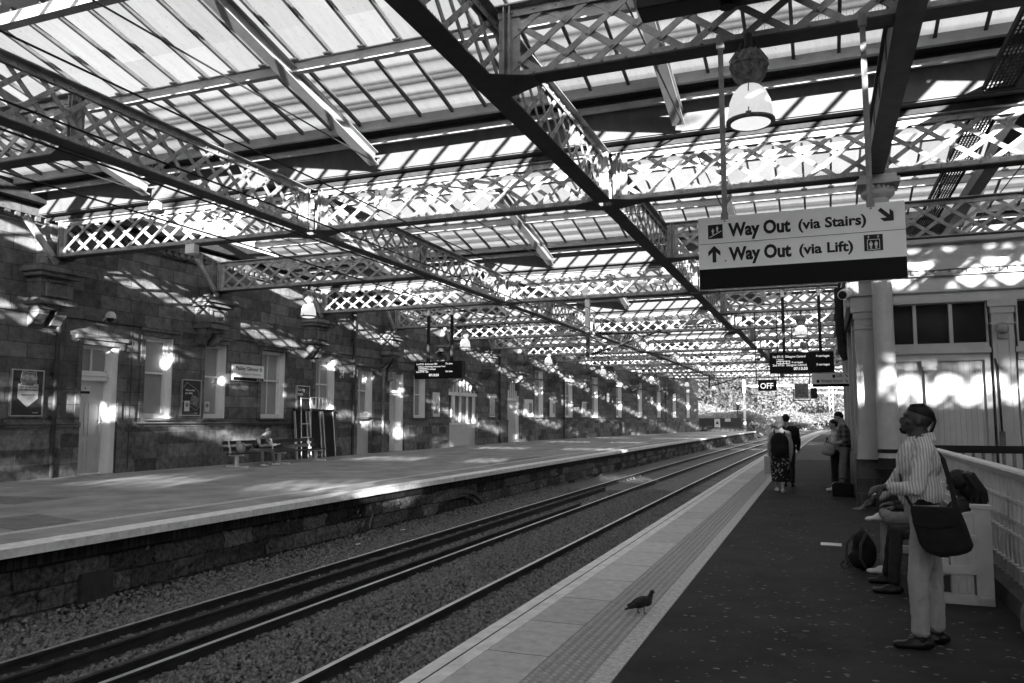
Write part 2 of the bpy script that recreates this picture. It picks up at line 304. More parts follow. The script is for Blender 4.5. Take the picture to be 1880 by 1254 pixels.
# ---------------------------------------------------------------- rails
def rail(x,y0,y1,label,top=-.915,h=.155,w=.068,guard=False,clips=0):
    t=thing('guard_rail' if guard else 'running_rail',(x,0,top),label,'rail')
    prof=[(-w/2,0),(w/2,0),(w/2,-.03),(.012,-.045),(.012,-h+.03),(.065,-h+.012),(.065,-h),(-.065,-h),(-.065,-h+.012),(-.012,-h+.03),(-.012,-.045),(-w/2,-.03)]
    ys=[y for y in np.arange(y0,y1,5)]+[y1]; b=B(); n=len(prof)
    for y in ys:
        for px,pz in prof: b.v.append((x+curve(y)+px,y,top+pz))
    for i in range(len(ys)-1):
        for j in range(n):
            a=i*n+j; c=i*n+(j+1)%n; b.f.append((a,c,c+n,a+n)); b.m.append(1 if j==0 else 0)
    b.f.append(tuple(range(n))); b.f.append(tuple((len(ys)-1)*n+j for j in range(n))[::-1]); b.m+=[0,0]
    b.build('rail_section',['rail_side','rail_top' if not guard else 'rail_side'],t)
    if clips:
        proto=None
        for k in range(clips):
            y=y0+13.3+k*.65; xx=x+curve(y)
            if proto is None:
                c=B(); yp=y; xp=xx
                for s in(-1,1):
                    c.tube([(xx+s*.05,y-.05,top-h+.05),(xx+s*.11,y-.06,top-h+.06),(xx+s*.13,y,top-h+.05),(xx+s*.11,y+.06,top-h+.06),(xx+s*.06,y+.05,top-h+.05)],.012,5); c.box(xx+s*.06,y-.06,top-h-.01,xx+s*.16,y+.06,top-h+.02)
                c.box(xx-.07,y-.05,top-h-.01,xx+.07,y+.05,top-h+.005); proto=c.build('rail_clip','iron_grey',t)
            else: q=proto.copy(); COL.objects.link(q); q.parent=t; q.location=(xx-xp,y-yp,0)
    return t
rail(-8.25,-14,200,'far running rail of the left track, beside the stone platform wall',clips=60)
rail(-6.70,-14,200,'near running rail of the left track, next to the ballast between the tracks',clips=50)
rail(-4.93,-14,200,'bright topped left running rail of the right track',clips=60)
rail(-3.495,-14,200,'running rail closest to the right platform edge, hidden in its shade')
rail(-7.70,-14,29.5,'dark check rail inside the far rail of the left track',top=-.90,guard=True,h=.17)
rail(-7.05,-14,24,'dark check rail inside the near rail of the left track',top=-.93,guard=True,h=.14)
b=B()
for k in range(190):
    y=-13+k*.65
    for x0,x1 in((-8.75,-6.2),(-5.45,-2.95)):
        b.box(x0+curve(y),y-.12,-1.2,x1+curve(y),y+.12,-1.068+random.uniform(-.004,.004))
tag(b.build('track_sleepers','sleeper'),kind='structure')
# ballast stones: thousands of angular chips
def stones(name,n,y0,y1,size):
    rng=np.random.default_rng(11); base=np.array([(-1,-1,-1),(1,-1,-1),(1,1,-1),(-1,1,-1),(-1,-1,1),(1,-1,1),(1,1,1),(-1,1,1)],float)*.5
    fc=np.array([(3,2,1,0),(4,5,6,7),(0,1,5,4),(1,2,6,5),(2,3,7,6),(3,0,4,7)])
    y=y0+(y1-y0)*rng.random(n)**1.3; x=-9.95+7.35*rng.random(n)
    near=(np.abs(x+8.25)<.07)|(np.abs(x+6.7)<.07)|(np.abs(x+4.93)<.07)|(np.abs(x+3.495)<.07)|(np.abs(x+7.7)<.07)|(np.abs(x+7.05)<.06)
    y=y[~near]; x=x[~near]; n=len(x); s=size*(.55+.9*rng.random(n)); v=base[None]*(1+.45*(rng.random((n,8,3))-.5)*2)*.5*2
    v=v*s[:,None,None]*np.array([1,.8,.65])*(.8+.4*rng.random((n,1,3)))
    q=rng.normal(size=(n,4)); q/=np.linalg.norm(q,axis=1)[:,None]; a,b_,c,d=q.T
    M=np.stack([1-2*(c*c+d*d),2*(b_*c-a*d),2*(b_*d+a*c),2*(b_*c+a*d),1-2*(b_*b_+d*d),2*(c*d-a*b_),2*(b_*d-a*c),2*(c*d+a*b_),1-2*(b_*b_+c*c)],1).reshape(n,3,3)
    v=np.einsum('nij,nkj->nki',M,v)
    inb=((x>-8.2)&(x<-6.75))|((x>-4.88)&(x<-3.5)); wall=np.clip((-9.2-x)/.7,0,1); mid=np.exp(-((x+5.85)/.5)**2)
    z=-1.065+.03*rng.random(n)+.10*wall*rng.random(n)+.05*mid+np.where(inb,-.01,.0)
    cv=np.where(y>20,2.6e-4*(y-20)**2,0)
    v+=np.stack([x+cv,y,z],1)[:,None,:]
    f=fc[None]+8*np.arange(n)[:,None,None]
    o=npmesh(name,v.reshape(-1,3),f.reshape(-1,4),'stone_chip'); tag(o,'angular grey stones covering the track bed','ballast',kind='stuff')
stones('ballast_stones',88000,3.5,30,.044)
mat('pane_pale',.3,.15,.5,1.2); mat('pane_mid',.16,.15,.4,1.2); mat('door_pale',.42,.5,.1,3); mat('gable_paint',.36,.55,.35,2.2,.15,20); mat('cream_shade',.45,.6,.15,2)
mat('column_paint',.4,.5,.12,6,.05,60); mat('coping_dark',.07,.85,.3,4,.3,50)
mat('flange_shade',.05,.6,.3,4); mat('plate_beam_dark',.07,.6,.3,4,.1,30)  # bottom flanges: the deep shade under the girders is put into the colour
mat('gum',.17,.7,.4,30); mat('ink_faint',.33,.6,.05,4)
mat('bench_paint',.5,.5,.15,4,.05,60)
mat('window_paint',.74,.5,.05,3)
mat('asphalt_mid',.09,.85,.25,3,.3,120); mat('asphalt_pale',.17,.85,.2,3,.3,120); mat('stain',.017,.7,.3,20)
mat('asphalt_left_patch',.19,.85,.25,3,.3,140); mat('strap_grey',.05,.8,.2,9)
# ---------------------------------------------------------------- lattice girders
GB,GT=6.15,7.2; NV={}
def web_verts(): pass
def girder_mesh(L,near,longi):
    key=(round(L,2),near,longi)
    if key in NV: return NV[key]
    pz=.62 if not longi else .58; dx=1.3 if not longi else 1.05
    top=B(); top.box(0,-.15,GT-GB-.02,L,.15,GT-GB); top.box(0,-.04,GT-GB-.14,L,-.025,GT-GB-.02); top.box(0,.025,GT-GB-.14,L,.04,GT-GB-.02)
    fw=.15 if not longi else .17
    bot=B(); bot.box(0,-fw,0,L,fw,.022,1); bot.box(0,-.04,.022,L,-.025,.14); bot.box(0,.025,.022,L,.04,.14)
    if not longi:
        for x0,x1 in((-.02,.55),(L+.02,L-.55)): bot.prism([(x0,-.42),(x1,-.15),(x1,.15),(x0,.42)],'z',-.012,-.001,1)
    if near:
        q=.05
        while q<L:
            bot.box(q,-.028,.14,q+.004,-.024,.21); bot.beam((q+.02,.03,.14),(q+.05,.03,.20),.004,.004); q+=.075
    web=B(); z0,z1=.05,GT-GB-.05; hh=z1-z0
    if near:
        for z in(.09,GT-GB-.08):
            k=0.2
            while k<L:
                for s in(-1,1): (bot if z<.5 else top).lathe([(.022,s*.04),(.022,s*.052),(.012,s*.06)],(k,0,z),6,ax='y')
                k+=.31
    n=int((L+dx)/pz)+2
    for k in range(-int(dx/pz)-2,n):
        for s in(0,1):
            xa=k*pz; xb=xa+dx; za,zb=(z0,z1) if s==0 else (z1,z0)
            if xb<=0.02 or xa>=L-.02: continue
            t0=max(0,(0-xa)/dx); t1=min(1,(L-xa)/dx)
            if t1-t0<.03: continue
            yy=.017 if s else -.017
            p=(xa+dx*t0,yy,za+(zb-za)*t0); q=(xa+dx*t1,yy,za+(zb-za)*t1)
            web.beam(p,q,.016,.085,up=(0,0,1))
            if near and s==0:   # rivets where the bars cross
                for r_ in range(1,6):
                    xx=xa+(pz/2)*r_; tt=(xx-xa)/dx
                    if 0<tt<1 and 0<xx<L: 
                        for s2 in(-1,1): web.lathe([(.034,s2*.026),(.03,s2*.035),(.012,s2*.045)],(xx,0,z0+hh*tt),6,ax='y')
    post=[]
    for xx in(.0,L): 
        p=B(); x0=xx if xx==0 else xx-.30
        p.box(x0+.0,-.012,.022,x0+.30,.012,GT-GB-.02); p.box(x0+.10,-.13,.022,x0+.118,.13,GT-GB-.02); p.box(x0+.182,-.13,.022,x0+.2,.13,GT-GB-.02); post.append(p)
    NV[key]=(top,bot,web,post); return NV[key]
MESHC={}
def girder(x,y,L,label,group,longi=False,near=False,dark=False):
    key=(round(L,1),near,longi)
    t=thing('lattice_girder',(x,y,GB),label,'girder',group)
    if longi: t.rotation_euler=(0,0,R(90))
    if key not in MESHC:
        top,bot,web,post=girder_mesh(L,near,longi); ORG[None]=0; res=[]
        for nm,bb,mm in(('top_chord',top,'iron_light'),('bottom_chord',bot,['iron_light','flange_shade']),('lattice_web',web,'iron_light'),('end_post',post[0],'iron_light'),('end_post',post[1],'iron_light')):
            ORG['tmp']=(0,0,0); o=bb.build(nm,mm,None); res.append(o)
        MESHC[key]=res
        for o in res: o.parent=t; o.location=(0,0,0)
    else:
        for o in MESHC[key]:
            c=o.copy(); COL.objects.link(c); c.parent=t; c.location=(0,0,0)
    return t
FULL=[-60.3+12.7*k for k in range(13)]; HALF=[-53.95+12.7*k for k in range(12)]
XL,XR=-11.4,-4.05; XE=22.0
def rb(y): return .45*min(1,max(0,(y-40)/15))
full_vis=[y for y in FULL]
allY=sorted(FULL+HALF)
ci={'l':0,'m':0,'r':0}
for y in allY:
    nr=y<24 and y>-4; xl,xr=XL+rb(y),XR+rb(y); wx=wallx(y)+.5
    o=ORD[min(ci['l'],17)]; Ls=round(xl-.16-wx,2)
    if y>8:
        girder(xl-.16-Ls,y,Ls,f'lattice girder from the stone wall over the left platform, {ORD[ci["l"]]} to the camera','cross girders over the left platform',near=False); ci['l']+=1
    else: girder(xl-.16-Ls,y,Ls,'riveted lattice girder over the left platform, behind the camera','cross girders over the left platform')
    if y in FULL:
        if y>10: girder(xl+.16,y,round(xr-xl-.32,2),f'lattice girder spanning the two tracks, {ORD[ci["m"]]} to the camera','cross girders over the tracks',near=nr); ci['m']+=1
        else: girder(xl+.16,y,round(xr-xl-.32,2),'riveted lattice girder over the tracks, behind the camera','cross girders over the tracks')
    if y>8: girder(xr+.16,y,round(XE-XR-.3,2),f'lattice girder over the right platform, {ORD[ci["r"]]} to the camera','cross girders over the right platform',near=nr); ci['r']+=1
    else: girder(xr+.16,y,round(XE-XR-.3,2),'riveted lattice girder over the right platform, behind the camera','cross girders over the right platform')
if True:
    ci['a']=ci['b']=0
    for k in range(len(FULL)-1):
        for s,nm in((XL,'left'),(XR,'right')):
            y0,y1=FULL[k],FULL[k+1]; y=(y0+y1)/2
            lab=f'lengthwise lattice girder {nm} of the tracks, {ORD[max(0,k-5)]} length to the camera' if k>3 else f'long lattice girder on the {nm} of the tracks, behind the camera'
            girder(s+rb(y),y0+.16,12.38,lab,f'{nm} long girder lengths',longi=True,near=(4<k<7))
# deep plate beam along the station over the column
t=thing('plate_beam',(1.08,0,6.15),'solid dark plate beam running overhead to the top of the iron column','beam')
b=B(); b.box(.93,-60,6.13,1.23,15.75,6.16); b.box(.98,-60,6.16,1.0,15.75,6.7); b.box(1.16,-60,6.16,1.18,15.75,6.7); b.box(.93,-60,6.7,1.23,15.75,6.73)
for k in range(12): b.box(.96,14.9-k*1.25,6.16,1.2,14.94-k*1.25,6.7)
b.build('web_plates','plate_beam_dark',t)  # one even dark tone over the whole beam

# ---------------------------------------------------------------- the roof: ridges at the half girders, gutters over the full ones
SL=.2323; ZG=8.12; RZ=ZG+SL*4.95
rows=HALF
for i,yr in enumerate(rows):
    x0=wallx(max(0,yr))-.1; x1=XE+.2
    for d,nm in((1,'far'),(-1,'near')):
        lab=(f'glazed roof slope falling {"away from" if d>0 else "towards"} the camera, {ORD[max(0,i-5)]} ridge to the camera' if i>4 else 'glazed roof slope behind the camera')
        if i==4: lab='glazed roof slope straight above and behind the camera'
        t=thing('glazed_roof_slope',(0,yr,RZ),lab,'roof','glazed roof slopes')
        yl=yr+d*4.95
        g=B(); g.add([(x0,yr+d*.12,RZ-.03),(x1,yr+d*.12,RZ-.03),(x1,yl,ZG),(x0,yl,ZG)],[(0,1,2,3)]); g.build('glass',G_BACK if d>0 else G_FRONT,t)
        if d<0 and -48<yr<-6: xa,xe=(8.,12.9) if yr>-20 else (10.5,22.); q_=B(); q_.add([(xa,yr-.2,RZ-.02),(xe,yr-.2,RZ-.02),(xe,yl,ZG+.02),(xa,yl,ZG+.02),(xa,yr-.2,RZ+.01),(xe,yr-.2,RZ+.01),(xe,yl,ZG+.05),(xa,yl,ZG+.05)],[(0,1,2,3),(7,6,5,4),(0,4,5,1),(1,5,6,2),(2,6,7,3),(3,7,4,0)]); q_.build('sun_blocker','deck_wood',t)  # opaque sheets added out of view to keep sun off sign and near platform
        b=B(); nx=int((x1-x0)/.745); xs_=-13.64-.745*int((-13.64-x0)/.745)
        for k in range(nx+1):
            x=xs_+k*.745
            if x>x1: break
            b.beam((x,yr+d*.1,RZ-.075),(x,yl+d*.1,ZG-.075),.022,.09); b.beam((x,yr+d*.1,RZ-.12),(x,yl+d*.1,ZG-.12),.06,.012)
        tag(b.build('glazing_bars','bar_paint',t))
        pl=B(); ym=yr+d*2.65; zm=RZ-SL*2.65
        pl.box(x0,ym-.07,zm-.36,x1,ym+.07,zm-.34); pl.box(x0,ym-.01,zm-.34,x1,ym+.01,zm-.15); pl.box(x0,ym-.06,zm-.15,x1,ym+.06,zm-.13)
        k=xs_
        while k<x1: pl.box(k-.08,ym-.13*d,zm-.14,k+.08,ym+.04*d,zm-.11); k+=.745
        pl.build('purlin','rafter_paint',t)
        pe=B(); pe.box(x0,yl-.05*d,ZG-.20,x1,yl+.05*d,ZG-.01); pe.build('eaves_beam','rafter_paint',t)
        if d>0: pw=B()      # wooden duckboards lying on the low end of the glass
        for q in((.45,.62,.95,1.12,1.5) if d>0 else ()): pw.box(x0,yl-d*q-.05,ZG+SL*q+.03,x1,yl-d*q+.05,ZG+SL*q+.055)
        if d>0: pw.build('duckboards','wood_dark',t)
        for xr_ in(-16.0,-9.25,-2.4,4.4,11.2,18.0):
            r_=B(); ya=yr+d*.15; yb=yr+d*5.65; z1=RZ-.55+SL*.0; za=lambda y:(ZG-.55)+SL*(4.95-abs(y-yr))
            r_.beam((xr_,ya,za(ya)-.0),(xr_,yb,za(yb)),.24,.03); r_.beam((xr_,ya,za(ya)+.14),(xr_,yb,za(yb)+.14),.02,.26); r_.beam((xr_,ya,za(ya)+.28),(xr_,yb,za(yb)+.28),.2,.02)
            r_.build('rafter','rafter_paint',t)
            if d>0:
                r_=B(); r_.tube([(xr_+.08,yr-5.6,za(yb)+.02),(xr_+.08,yr+5.6,za(yb)+.02)],.016,6); r_.build('tie_rod','iron_dark',t)
        if d>0:
            r_=B(); r_.box(x0,yr-.1,RZ-.5,x1,yr+.1,RZ-.3); r_.box(x0,yr-.2,RZ-.05,x1,yr+.2,RZ+.03); r_.build('ridge_beam','rafter_paint',t)
for i,y in enumerate(FULL):
    x0=wallx(max(0,y))-.1; x1=XE+.2
    t=thing('valley_gutter',(0,y,7.4),f'white coved valley gutter above the cross girders, {ORD[max(0,i-6)]+" to the camera" if i>5 else "behind the camera"}','gutter','valley gutters')
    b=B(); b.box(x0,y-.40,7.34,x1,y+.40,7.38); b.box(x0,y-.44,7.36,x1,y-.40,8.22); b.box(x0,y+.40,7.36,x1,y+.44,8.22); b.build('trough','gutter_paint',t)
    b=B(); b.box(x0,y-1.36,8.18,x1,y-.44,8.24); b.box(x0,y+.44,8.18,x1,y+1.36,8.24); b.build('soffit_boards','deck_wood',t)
    b=B(); b.box(x0,y-.92,7.80,x1,y-.85,7.92); b.box(x0,y+.85,7.80,x1,y+.92,7.92); b.build('soffit_rail','rafter_paint',t)
    b=B(); b.box(x0,y-.18,7.21,x1,y+.18,7.335); b.build('bearer','deck_wood',t)
# right hand side of the hall: plain boarded screen high up, far right
t=thing('roof_side_screen',(XE+.4,40,7),'dark boarded screen closing the roof on the far right','screen')
b=B(); b.box(XE+.4,-62,-.1,XE+.5,97,9.6); b.build('boards','deck_wood',t)
# perforated cable tray
t=thing('cable_tray',(3,0,7.4),'wide perforated dark cable tray running along under the roof on the right','cable tray')
b=B(); y=9.0
while y<60:
    for k in range(8):
        b.box(2.86+k*.06,y,7.40,2.895+k*.06,y+.14 if k%2 else y+.11,7.405)
    b.box(2.86,y+.11,7.40,3.32,y+.15,7.405); y+=.15
b.box(2.84,0,7.38,2.86,60,7.48); b.box(3.32,0,7.38,3.34,60,7.48); b.build('tray','black_matte',t)
t=thing('roof_pipe_beam',(3.9,0,7.5),'plain dark beam running beside the perforated cable tray','beam')
b=B(); b.box(3.75,0,7.45,4.05,97,7.75); b.build('web_plates','iron_dark',t)

# ---------------------------------------------------------------- left station building
bld=thing('station_building',(-20.4,50,0),'long dark sandstone station building behind the left platform','building')
WZ=8.0; Y0,Y1=-62.,104.
ops=[]     # y0,y1,z0,z1,kind
ops+=[(17.25,18.6,0,3.88,'door'),(19.6,20.85,1.68,4.36,'sash'),(22.28,23.45,1.68,4.36,'sash'),(25.36,26.92,1.68,4.36,'sash4'),(28.95,30.5,1.68,4.36,'sash4'),
      (32.3,33.75,0,3.98,'panelwin'),(35.3,36.85,0,3.98,'door'),(37.85,39.35,1.70,3.98,'sash4'),(42.25,46.6,0,4.25,'bay'),(51.7,54.2,0,4.5,'arch')]
far=[(57.3,59.5),(65.1,67.5),(73.6,76.1),(83.2,86.2),(93.8,97.0),(105.8,109.2),(117.9,121.6),(131.2,135.0)]
for a,c in far: ops.append((bend(a),bend(c),1.75,5.4,'tall'))
wb=B(); ys=sorted({Y0,Y1,58.}|{o[0] for o in ops}|{o[1] for o in ops}); T=.45
def wp(x,y,z): return (wallx(y)+x,y,z)
def wbox(b,xa,y0,z0,xb,y1,z1,m=0):
    cuts=[y0]+([58.] if y0<58<y1 else [])+[y1]
    for a,c in zip(cuts[:-1],cuts[1:]):
        b.add([wp(xa,a,z0),wp(xb,a,z0),wp(xb,c,z0),wp(xa,c,z0),wp(xa,a,z1),wp(xb,a,z1),wp(xb,c,z1),wp(xa,c,z1)],[(3,2,1,0),(4,5,6,7),(0,1,5,4),(1,2,6,5),(2,3,7,6),(3,0,4,7)],m)
for a,c in zip(ys[:-1],ys[1:]):
    hit=[o for o in ops if o[0]<=a+1e-6 and o[1]>=c-1e-6]
    if not hit: wbox(wb,-T,a,-.3,0,c,WZ)
    else:
        o=hit[0]
        if o[2]>0: wbox(wb,-T,a,-.3,0,c,o[2])
        wbox(wb,-T,a,o[3],0,c,WZ)
wb.build('wall','stone_wall',bld)
b=B()
cuts=[Y0]+[v for o in ops if o[2]==0 for v in(o[0],o[1])]+[Y1]
for a,c in zip(cuts[::2],cuts[1::2]):
    wbox(b,.002,a,-.02,.07,c,1.42); 
b.build('plinth','stone_plinth',bld)
b=B()
for a,c in zip(cuts[::2],cuts[1::2]): wbox(b,.002,a,1.42,.11,c,1.56)
wbox(b,.002,Y0,4.62,.06,Y1,4.74); wbox(b,.002,Y0,7.3,.22,Y1,7.55); wbox(b,.002,Y0,7.1,.12,Y1,7.3)
y=Y0
while y<58: wbox(b,.12,y,7.16,.2,y+.14,7.3); y+=.3
b.build('string_course','stone_wall',bld)
for o in ops:     # window surrounds: hood, architrave
    if o[4] in('bay','arch'): continue
    b=B()
    zt=o[3]; wbox(b,.003,o[0]-.25,zt+.16,.13,o[1]+.25,zt+.28); wbox(b,.003,o[0]-.16,zt,.06,o[1]+.16,zt+.16)
    wbox(b,.003,o[0]-.16,max(.0,o[2]),.05,o[0]-.0,zt); wbox(b,.003,o[1],max(.0,o[2]),.05,o[1]+.16,zt)
    b.build('stone_surround','stone_wall',bld)
b=B(); wbox(b,-3.2,Y0,7.9,.5,Y1,8.05); wbox(b,.1,Y0,7.62,.5,Y1,7.9); b.build('eaves_gutter','deck_wood',bld)
def window(o,rows2=2,cols=1,pm='pane_grey'):
    y0,y1,z0,z1=o[:4]; D=-.30; f=B(); cw=.11
    wbox(f,D-.12,y0,z0,-.06,y0+.05,z1); wbox(f,D-.12,y1-.05,z0,-.04,y1,z1)              # lining
    wbox(f,D-.1,y0+.05,z1-.13,D+.06,y1-.05,z1); wbox(f,D-.1,y0+.05,z0,D+.08,y1-.05,z0+.16)
    wbox(f,D-.08,y0+.05,z0+.16,D+.03,y0+.05+cw,z1-.13); wbox(f,D-.08,y1-.05-cw,z0+.16,D+.03,y1-.05,z1-.13)
    zm=z0+(z1-z0)*(.56 if rows2==2 else .5); wbox(f,D-.06,y0+.16,zm-.03,D+.05,y1-.16,zm+.03)
    for k in range(1,cols): 
        yc=y0+(y1-y0)*k/cols; wbox(f,D-.04,yc-.02,z0+.16,D+.01,yc+.02,z1-.13)
    w_=f.build('window','window_paint',bld); p=B(); wbox(p,D-.07,y0+.14,z0+.14,D-.045,y1-.14,z1-.12); p.build('pane',pm,w_)
    s=B(); wbox(s,-.02,y0-.06,z0-.07,.14,y1+.06,z0-.001); s.build('sill','stone_wall',w_)
def door(o,arch=False):
    y0,y1,z0,z1=o[:4]; D=-.30; zt=min(z1-1.05,2.85); f=B()
    wbox(f,D-.12,y0,z0,-.03,y0+.06,z1); wbox(f,D-.12,y1-.2,z0,-.03,y1,z1); wbox(f,D-.1,y0+.06,z1-.1,D+.06,y1-.2,z1)
    wbox(f,D-.1,y0+.06,zt,D+.12,y1-.2,zt+.13); wbox(f,D-.1,y0+.06,zt+.13,D+.2,y1-.1,zt+.21); wbox(f,D-.1,y0+.06,zt+.21,D+.05,y1-.2,zt+.29)
    yc=(y0+.06+y1-.2)/2; wbox(f,D-.04,yc-.025,zt+.29,D+.01,yc+.025,z1-.1)
    d=f.build('door_frame','window_paint',bld); p=B(); wbox(p,D-.09,y0+.06,zt+.28,D-.06,y1-.2,z1-.09); p.build('fanlight_pane','pane_grey',d)
    l=B(); a,c=y0+.06,y1-.2; wbox(l,D-.13,a,z0+.02,D-.08,c,zt)
    mid=(a+c)/2
    for ya,yb in((a+.1,mid-.06),(mid+.06,c-.1)):
        for za,zb in((.15,1.0),(1.15,2.15)):
            for e in((ya,za,yb,za+.03),(ya,zb-.03,yb,zb),(ya,za,ya+.03,zb),(yb-.03,za,yb,zb)): wbox(l,D-.08,e[0],e[1],D-.065,e[2],e[3])
    wbox(l,D-.08,a,2.28,D-.065,c,2.31)
    dl=l.build('door','door_paint',bld)
    h=B(); hy=c-.12; h.tube([wp(D-.08,hy,1.35),wp(D-.03,hy,1.37),wp(D-.03,hy,1.63),wp(D-.08,hy,1.65)],.012,6); h.build('door_handle','alu',dl)
for o in ops:
    if o[4]=='sash': window(o)
    if o[4]=='sash4': window(o,cols=2)
    if o[4]=='tall': window(o,rows2=1,cols=2,pm='pane_sky')if False else window(o,rows2=1,cols=2,pm='pane_pale')
    if o[4]=='door': door(o)
    if o[4]=='panelwin':
        window((o[0],o[1],1.76,o[3]),cols=2); p=B(); wbox(p,-.28,o[0],0,-.22,o[1],1.76); p.build('boarded_panel','door_paint',bld)
# segmental bay window
o=[q for q in ops if q[4]=='bay'][0]; y0,y1=o[0],o[1]; ym=(y0+y1)/2
f=B(); wbox(f,-.3,y0,0,-.22,y1,1.3); f.build('boarded_panel','door_paint',bld)
f=B(); wbox(f,-.34,y0,1.3,-.16,y1,1.4); wbox(f,-.34,y0,3.05,-.1,y1,3.25)
for k in range(5):
    yc=y0+.1+(y1-y0-.2)*k/4; wbox(f,-.32,yc-(.16 if k in(0,1,4) else .05),1.4,-.2,yc+(.16 if k in(0,1,4) else .05),3.05)
for k in range(9):
    yc=y0+.1+(y1-y0-.2)*k/8; zt=3.35+.85*(1-((yc-ym)/(y1-ym))**2); wbox(f,-.30,yc-.05,3.25,-.2,yc+.05,zt+.1)
fw_=f.build('bay_window','window_paint',bld); p=B(); wbox(p,-.40,y0,1.4,-.37,y1,4.25); p.build('pane','pane_mid',fw_)
f=B(); nseg=14
for k in range(nseg):
    a=y0+(y1-y0)*k/nseg; c=y0+(y1-y0)*(k+1)/nseg; yc=(a+c)/2; zt=3.30+.85*(1-((yc-ym)/(y1-ym))**2)
    wbox(f,-.449,a,zt+.02,.05,c,4.249)
f.build('arch_stones','stone_wall',bld)
# round headed door
o=[q for q in ops if q[4]=='arch'][0]; y0,y1=o[0],o[1]; ym=(y0+y1)/2; rr=(y1-y0)/2
f=B(); wbox(f,-.3,y0,0,-.24,y1,3.0); f.build('door','door_pale',bld)
f=B(); wbox(f,-.34,y0,2.95,-.14,y1,3.12); wbox(f,-.34,y0,0,-.1,y0+.14,3.3); wbox(f,-.34,y1-.3,0,-.1,y1,3.3)
for k in range(7):
    yc=y0+.12+(y1-y0-.24)*k/6; zt=3.1+1.35*math.sqrt(max(0,1-((yc-ym)/rr)**2)); wbox(f,-.30,yc-.045,3.1,-.22,yc+.045,zt)
fw_=f.build('fanlight','window_paint',bld); p=B(); wbox(p,-.40,y0,3.1,-.37,y1,4.5); p.build('pane','pane_mid',fw_)
f=B()
for k in range(12):
    a=y0+(y1-y0)*k/12; c=y0+(y1-y0)*(k+1)/12; yc=(a+c)/2; zt=3.1+1.38*math.sqrt(max(0,1-((yc-ym)/rr)**2)); wbox(f,-.449,a,zt,.04,c,4.499)
f.build('arch_stones','stone_wall',bld)
# corbels that carry the girders
def corbel(y):
    b=B(); wbox(b,.0,y-.75,5.72,.85,y+.75,5.9); wbox(b,.0,y-.66,5.6,.74,y+.66,5.72); wbox(b,.0,y-.5,4.95,.55,y+.5,5.6)
    wbox(b,.55,y-.36,5.05,.6,y+.36,5.12); wbox(b,.55,y-.36,5.45,.6,y+.36,5.52); wbox(b,.55,y-.36,5.12,.6,y-.28,5.45); wbox(b,.55,y+.28,5.12,.6,y+.36,5.45)
    wbox(b,.0,y-.58,4.83,.66,y+.58,4.95); wbox(b,.0,y-.46,4.7,.5,y+.46,4.83)
    for s in(-1,1):
        yc=y+s*.28; b.prism([(wallx(y)+0,4.7),(wallx(y)+.45,4.7),(wallx(y)+.42,4.55),(wallx(y)+.3,4.45),(wallx(y)+.2,4.3),(wallx(y),4.22)],'y',yc-.16,yc+.16)
    b.build('corbel','stone_wall',bld)
    b=B(); wbox(b,.02,y-.3,5.9,.5,y+.3,6.6); wbox(b,.02,y-.2,6.6,.45,y+.2,7.12); b.build('wall_bracket','stone_wall',bld)
    b=B(); x=wallx(y)+.62; b.beam((x,y-1.15,7.1),(x,y-.12,6.0),.16,.10,up=(1,0,0)); b.build('strut','iron_light',bld)
for y in allY:
    if 8<y<104: corbel(y)
def pipe(y,x=.12,r=.055,zt=7.3,m='iron_dark'):
    b=B(); X=wallx(y)+x; b.tube([(X,y,-.02),(X,y,zt)],r,10)
    for z in(.4,1.7,2.9,4.1,5.3): b.lathe([(r+.02,z),(r+.02,z+.09)],(X,y,0),10); b.box(X-x,y-.1,z+.02,X-.02,y+.1,z+.06)
    b.lathe([(r+.01,6.3),(.13,6.5),(.13,6.7)],(X,y,0),10) if zt>7 else None
    b.build('drainpipe',m,bld,smooth=True)
for y in(16.35,31.85,50.0): pipe(y,r=.07)
b=B(); X=wallx(34.5)+.12; b.tube([(X,34.55,-.02),(X,34.55,4.1),(X+.05,34.7,4.3),(X+.05,35.6,5.4),(X,35.7,5.6),(X,35.7,7.2)],.07,10); b.build('drainpipe','iron_grey',bld,smooth=True)
for y in(bend(64.5),bend(112.),): pipe(y,x=.12,r=.06,zt=4.9)
b=B(); X=wallx(22)+.19; b.tube([(X,19.2,1.50),(X,25,1.50),(X,31.6,1.50)],.022,6); b.tube([(X,5,1.50),(X,17.1,1.50)],.022,6); b.tube([(X-.02,18.95,0.1),(X-.02,18.95,4.9)],.02,6); b.build('conduit','iron_dark',bld)
# low end wall and palisade fence at the end of the left platform
t=thing('platform_end_fence',(-12,106,0),'low dark wall with vertical pales closing the end of the left platform','fence')
b=B(); b.beam((-14.6,104.0,.85),(-9.6,106.3,.85),.15,1.7); b.build('boards','wood_dark',t)
b=B()
for k in range(22): x=-10.9+k*.12; b.box(x,106.45,0,x+.05,106.5,1.75)
b.box(-10.9,106.5,1.3,-8.3,106.54,1.4); b.box(-10.9,106.5,.3,-8.3,106.54,.4); b.build('pales','wood_dark',t)
